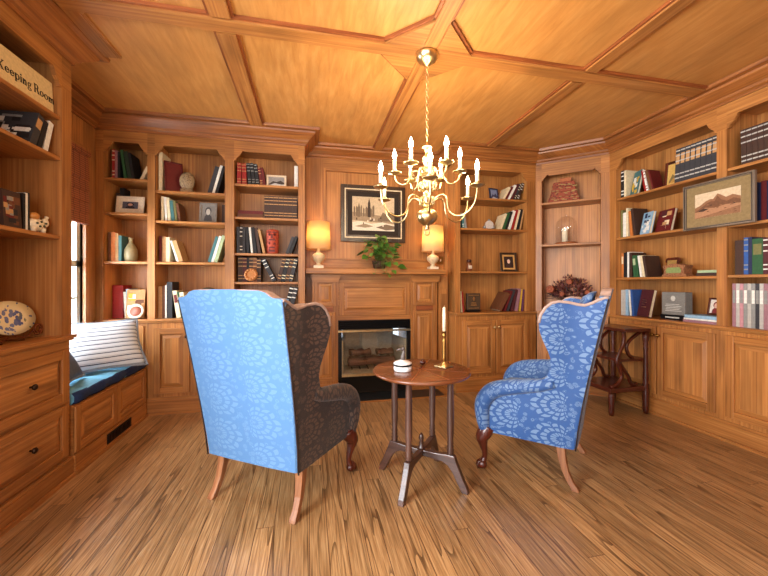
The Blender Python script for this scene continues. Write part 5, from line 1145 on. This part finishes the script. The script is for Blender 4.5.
m = MB(); m.prism([(-.105, 0), (.105, 0), (.10, .018), (.085, .024), (.085, .075), (.10, .082), (.09, .098), (.05, .10), (.03, .11), (-.03, .11), (-.05, .10), (-.09, .098), (-.10, .082), (-.085, .075), (-.085, .024), (-.10, .018)], 'xz', -.045, .045); m.build('case', carved('bronze filigree', rgb(84, 46, 28), rgb(150, 98, 60), 90), r, bevel=.003)
m = MB(); m.prism([(-.06, .03), (.06, .03), (.066, .055), (.05, .078), (-.05, .078), (-.066, .055)], 'xz', -.048, -.045); m.build('picture_window', plain('green enamel', rgb(132, 148, 92), .25), r)
flat_book('R', 1.225, .80, .155, .13, .024, 'dark brown', 'dark book lying flat at the end of the corner bay third shelf', 'books in the corner bay', yin=.03); flat_book('R', 1.2505, .805, .15, .12, .020, 'pale green', 'thin pale green book lying on the dark one in the corner bay', 'books in the corner bay', yin=.035)
shelf_books('R', 0.85, 'counter of the corner bay', 'books in the corner bay', L=(.085, [(.05, .25, 'silver', 0), (.03, .255, 'pale blue', 0), (.018, .25, 'white', 4), (.022, .255, 'blue', 5)]), yin=.05)
fb = face_book('R', 0.85, .235, .165, .255, .03, .2, -.28, 'maroon', 'tall maroon album standing cover-out on the counter of the corner bay', None, yin=.075)
m = MB()
for i, (a, c) in enumerate(((.6, .3), (.52, .34), (.44, .2), (.34, .4))): m.box(.165 * .25, .165 * (.25 + c), -.0008, 0, .255 * a, .255 * a + .006)
m.build('gilt_lines', BRASS, fb)
r = empty('engraved_plaque', at('R', .585, .11, .85), -PI / 2, 'grey engraved stone plaque on a black base on the right counter', 'plaque')
m = MB(); m.box(-.10, .10, -.04, .04, .043, .24); m.build('stone_block', carved('grey granite', rgb(96, 96, 92), rgb(132, 130, 124), 160), r, bevel=.004)
m = MB(); m.box(-.105, .105, -.05, .05, 0, .042); m.build('base', BLACK, r, bevel=.003)
m = MB(); m.ball((0, -.04, .185), .020, sc=(1, .12, 1.2))
for i in range(5): m.box(-.07 + .006 * (i % 3), .07 - .008 * ((i * 2) % 3), -.0412, -.04, .075 + i * .014, .080 + i * .014)
m.box(-.06, .06, -.0512, -.05, .015, .026); m.build('engraving', plain('pale engraving', rgb(196, 196, 188), .7), r)
for i, (c, t, w_) in enumerate((('mauve', .020, .252), ('white', .012, .245), ('pale blue', .026, .238))):
    flat_book('R', .85 + (0, .021, .034)[i], .705 + i * .006, w_, .17, t, c, ('mauve book at the bottom of the flat pile under a photo frame', 'thin white book in the middle of the flat pile under a photo frame', 'pale blue book topping the flat pile under a photo frame')[i], 'flat pile on the right counter', yin=.02)
framed('photo_frame', at('R', .868, .13, .912), -PI / 2, -.2, .115, .14, .016, .012, MAHOG, 'brown photo frame standing on the flat pile of books', 'photo frame', art_face(rgb(120, 40, 40), rgb(214, 170, 150), rgb(220, 212, 200)), None, 0)
# --- right bookcase, bay behind the hung picture
shelf_books('R', 2.017, 'top shelf of the picture bay', 'dark set with silver spine tops', L=(1.075, [(.031, .265, 'dark brown', 1.5, {'b': 'silver', 'd': .2}) for _ in range(9)]), yin=.06)
shelf_books('R', 1.60, 'second shelf of the picture bay', 'books behind the hung picture', L=(1.05, [(.04, .27, 'black', 0), (.04, .26, 'maroon', 0), (.036, .28, 'navy', 0), (.03, .27, 'navy', 0), (.03, .275, 'dark red', 0), (.034, .27, 'navy', 0), (.03, .26, 'maroon', 0)]), yin=.05)
shelf_books('R', 1.23, 'third shelf of the picture bay', 'books behind the hung picture', L=(1.055, [(.052, .25, 'dark brown', 0), (.026, .265, 'blue', 0, b3), (.020, .265, 'navy', 0), (.060, .25, 'green', 0, {'l': 'olive'}), (.026, .25, 'maroon', 0, b4), (.020, .25, 'red', 0), (.050, .245, 'cream', 3), (.03, .24, 'black', 4)]), yin=.04)
cols14 = ['mauve', 'silver', 'pink', 'grey', 'silver', 'grey', 'charcoal', 'silver', 'mauve', 'pink', 'grey', 'purple', 'silver', 'grey', 'mauve', 'silver']
shelf_books('R', 0.85, 'counter of the picture bay', 'row of slim magazine binders on the right counter', L=(1.045, [(.0215, .315, c, 0, {'what': 'binder', 'd': .22, 'l': ('white' if i % 2 else 'grey')}) for i, c in enumerate(cols14)]), yin=.03)
# --- tall bookcase on the window side: sign, books, figurine, plate
def serif_text(mb, text, x0, z0, size, y, t=.002):
    """bold book serif letters drawn from bars and oval rings; size = cap height"""
    s = size; c = x0
    def bar(x, z, w_, h_): mb.box(c + x * s, c + (x + w_) * s, y - t, y, z0 + z * s, z0 + (z + h_) * s)
    def para(pts): mb.prism([(c + a * s, z0 + b * s) for a, b in pts], 'xz', y - t, y)
    def ring(cx_, cz, rx_, rz_, wx, wz, a0, a1, n=18):
        pts = []
        for i in range(n):
            u, v = math.radians(a0 + (a1 - a0) * i / n), math.radians(a0 + (a1 - a0) * (i + 1) / n)
            O = lambda q_: (cx_ + rx_ * math.cos(q_), cz + rz_ * math.sin(q_)); I = lambda q_: (cx_ + (rx_ - wx) * math.cos(q_), cz + (rz_ - wz) * math.sin(q_))
            para([O(u), O(v), I(v), I(u)])
    X = .62; st = .15; sr = .045
    def stem(x, z, h_, top=True, w_=st, bot=True):
        bar(x, z, w_, h_)
        if bot: bar(x - .06, z, w_ + .12, sr)
        if top: bar(x - .06, z + h_ - sr, w_ + (.06 if top == 'l' else .12), sr)
    for ch in text:
        if ch == 'K': stem(.08, 0, 1); para([(.23, .42), (.62, .955), (.72, .955), (.23, .30)]); para([(.36, .52), (.72, .045), (.55, .045), (.26, .42)]); bar(.50, 0, .30, sr); bar(.52, .955, .26, sr); adv = .86
        elif ch == 'R': stem(.08, 0, 1); ring(.42, .74, .26, .26, .14, .06, -90, 90); bar(.2, .94, .22, .06); bar(.2, .48, .22, .06); para([(.40, .50), (.56, .50), (.78, 0), (.60, 0)]); bar(.58, 0, .26, sr); adv = .86
        elif ch == 'e': ring(.31, .31, .27, .31, .13, .05, 30, 330); bar(.12, .30, .44, .05); ring(.31, .31, .27, .31, .13, .05, 0, 30, 4); adv = .64
        elif ch == 'o': ring(.33, .31, .29, .31, .13, .05, 0, 360, 26); adv = .70
        elif ch == 'p': stem(.08, -.26, .88, 'l'); ring(.38, .31, .27, .31, .13, .05, -150, 150); adv = .72
        elif ch == 'i': stem(.08, 0, X, 'l'); ring(.155, .82, .09, .09, .089, .089, 0, 360, 12); adv = .34
        elif ch == 'n': stem(.08, 0, X, 'l'); ring(.36, .38, .19, .24, .13, .07, 0, 180); bar(.42, 0, .13, .40); bar(.37, 0, .25, sr); adv = .68
        elif ch == 'm':
            stem(.08, 0, X, 'l')
            for k in (0, .33): ring(.345 + k, .38, .18, .24, .12, .07, 0, 180); bar(.40 + k, 0, .125, .40); bar(.355 + k, 0, .22, sr)
            adv = 1.0
        elif ch == 'g': ring(.29, .40, .22, .22, .11, .05, 0, 360, 22); ring(.30, -.12, .27, .17, .09, .05, 0, 360, 22); bar(.14, .06, .06, .14); para([(.42, .54), (.58, .66), (.62, .60), (.46, .48)]); adv = .64
        else: adv = .34
        c += adv * s
    return c - x0
r = empty('room_sign', at('W', 0.98, .035, 2.14), PI / 2, 'long cream sign board lettered Keeping Room on the top left shelf', 'sign')
r.rotation_euler[0] = -.05
SX0 = 0.98; SX1 = 1.385
m = MB(); tmp = MB(); wd = serif_text(tmp, 'Keeping Room', 0, 0, .1, 0); tmp.bm.free()
size = .405 * .1 / wd * 1.26
m.box(-.135, .405, 0, .016, 0, .185, 'x'); m.build('sign_board', plain('aged cream paint', rgb(216, 190, 136), .7), r, bevel=.003)
m = MB(); serif_text(m, 'Keeping Room', .03, .062, size * .745, -.0002); m.build('lettering', plain('dark brown sign paint', rgb(38, 26, 18), .7), r)
shelf_books('W', 1.903, 'second shelf of the sign bookcase', 'books on the sign bookcase', R=(1.375, [(.045, .19, 'charcoal', 20, {'d': .3, 'l': 'tan', 'art': ['white', 'black', 'grey', 'black', 'white']}), (.03, .175, 'black', 18, {'d': .2}), (.034, .185, 'white', 15, {'d': .21})]), yin=.03)
shelf_books('W', 1.445, 'third shelf of the sign bookcase', 'books on the sign bookcase', L=(lx('W', 16, .08), [(.016, .195, 'black', 0), (.014, .2, 'white', 0), (.012, .205, 'black', 0)]), yin=.05)
face_book('W', 1.445, 1.235, .13, .245, .03, .06, .0, 'cream', 'tall cream book standing cover-out behind the ceramic figurine', ['cream', 'olive'], yin=.25)
face_book('W', 1.445, lx('W', -6, .08), .11, .185, .02, .05, 0, 'dark brown', 'dark patterned album at the edge of the sign bookcase third shelf', ['dark red', 'black', 'brown', 'grey', 'tan'], yin=.04)
r = empty('ceramic_figurine', at('W', lx('W', 35, .06), .06, 1.445), PI / 2, 'small cream spotted ceramic animal on the sign bookcase shelf', 'figurine')
m = MB(); m.ball((0, 0, .045), .045, sc=(1.15, .7, .85)); m.ball((.055, -.01, .062), .022, sc=(1, .8, 1.2))
for a, b in ((-.035, -.015), (.035, -.015), (-.035, .018), (.035, .018)): m.tube([(a, b, .03), (a, b, .0)], [.014, .011], 8)
m.tube([(.062, -.01, .08), (.072, -.01, .098)], [.008, .010], 8); m.build('body', CREAM, r)
m = MB(); m.ball((-.015, -.005, .088), .025, sc=(1.2, .9, .9)); m.build('orange_top', plain('amber glaze', rgb(190, 128, 64), .3), r)
m = MB()
for a, c in ((-.03, .05), (0, .06), (.02, .04), (-.01, .035), (.034, .056)): m.ball((a, -.031, c), .006, 8)
m.build('spots', plain('dark green spots', rgb(60, 66, 40), .4), r)
r = empty('display_plate', at('W', 1.172, .12, .86), PI / 2, 'oval cream and blue painted plate on a curled stand', 'plate')
def plate_mat():
    mm, nt, b = new_mat('painted china'); g = NT(nt); tc = g.n('ShaderNodeTexCoord'); no = g.n('ShaderNodeTexVoronoi'); no.inputs['Scale'].default_value = 42; g.l(tc.outputs['Object'], no.inputs['Vector'])
    n2 = g.n('ShaderNodeTexNoise'); n2.inputs['Scale'].default_value = 9; g.l(tc.outputs['Object'], n2.inputs['Vector'])
    sp = g.n('ShaderNodeSeparateXYZ'); g.l(tc.outputs['Object'], sp.inputs[0]); ctr = g.math('LESS_THAN', g.math('ADD', g.math('POWER', g.math('DIVIDE', sp.outputs[0], .10), 2.0), g.math('POWER', g.math('DIVIDE', g.math('SUBTRACT', sp.outputs[2], .118), .055), 2.0)), 1.0)
    k = g.math('LESS_THAN', no.outputs['Distance'], g.math('MULTIPLY_ADD', ctr, .30, .26)); kk = g.ramp(n2.outputs[0], [(.45, rgb(110, 120, 160)), (.55, rgb(70, 84, 140)), (.65, rgb(120, 124, 70))])
    g.l(g.mix(k, rgb(224, 210, 168), kk), b.inputs['Base Color']); b.inputs['Roughness'].default_value = .25; return mm
m = MB(); m.lathe([(.001, 0), (.07, .002), (.105, .014), (.107, .018), (.068, .008), (.001, .006)], seg=30)
for v in m.bm.verts: v.co = Vector((v.co.x * 1.5, v.co.y * .84, v.co.z))
m.transform(Matrix.Translation((0, -.01, .125)) @ Matrix.Rotation(math.radians(76), 4, 'X')); m.build('plate', plate_mat(), r)
m = MB()
for sx in (-1, 1):
    sp = [(sx * (.175 - .036 * (1 - i / 26) * 0 + (.036 * (1 - .62 * i / 26)) * math.cos(i * .42 + PI)), -.03, .052 + (.036 * (1 - .62 * i / 26)) * math.sin(i * .42 + PI)) for i in range(27)]
    m.tube([(sx * .02, -.03, .03), (sx * .07, -.034, .016), (sx * .11, -.032, .028), (sx * .135, -.03, .045)] , .0035, 6); m.tube(sp, .0035, 6)
    m.tube([(sx * .07, -.034, .016), (sx * .07, -.036, .004), (sx * .07, .06, .004)], .0035, 6)
m.build('scroll_stand', plain('copper wire', rgb(134, 74, 44), .4, .7), r)
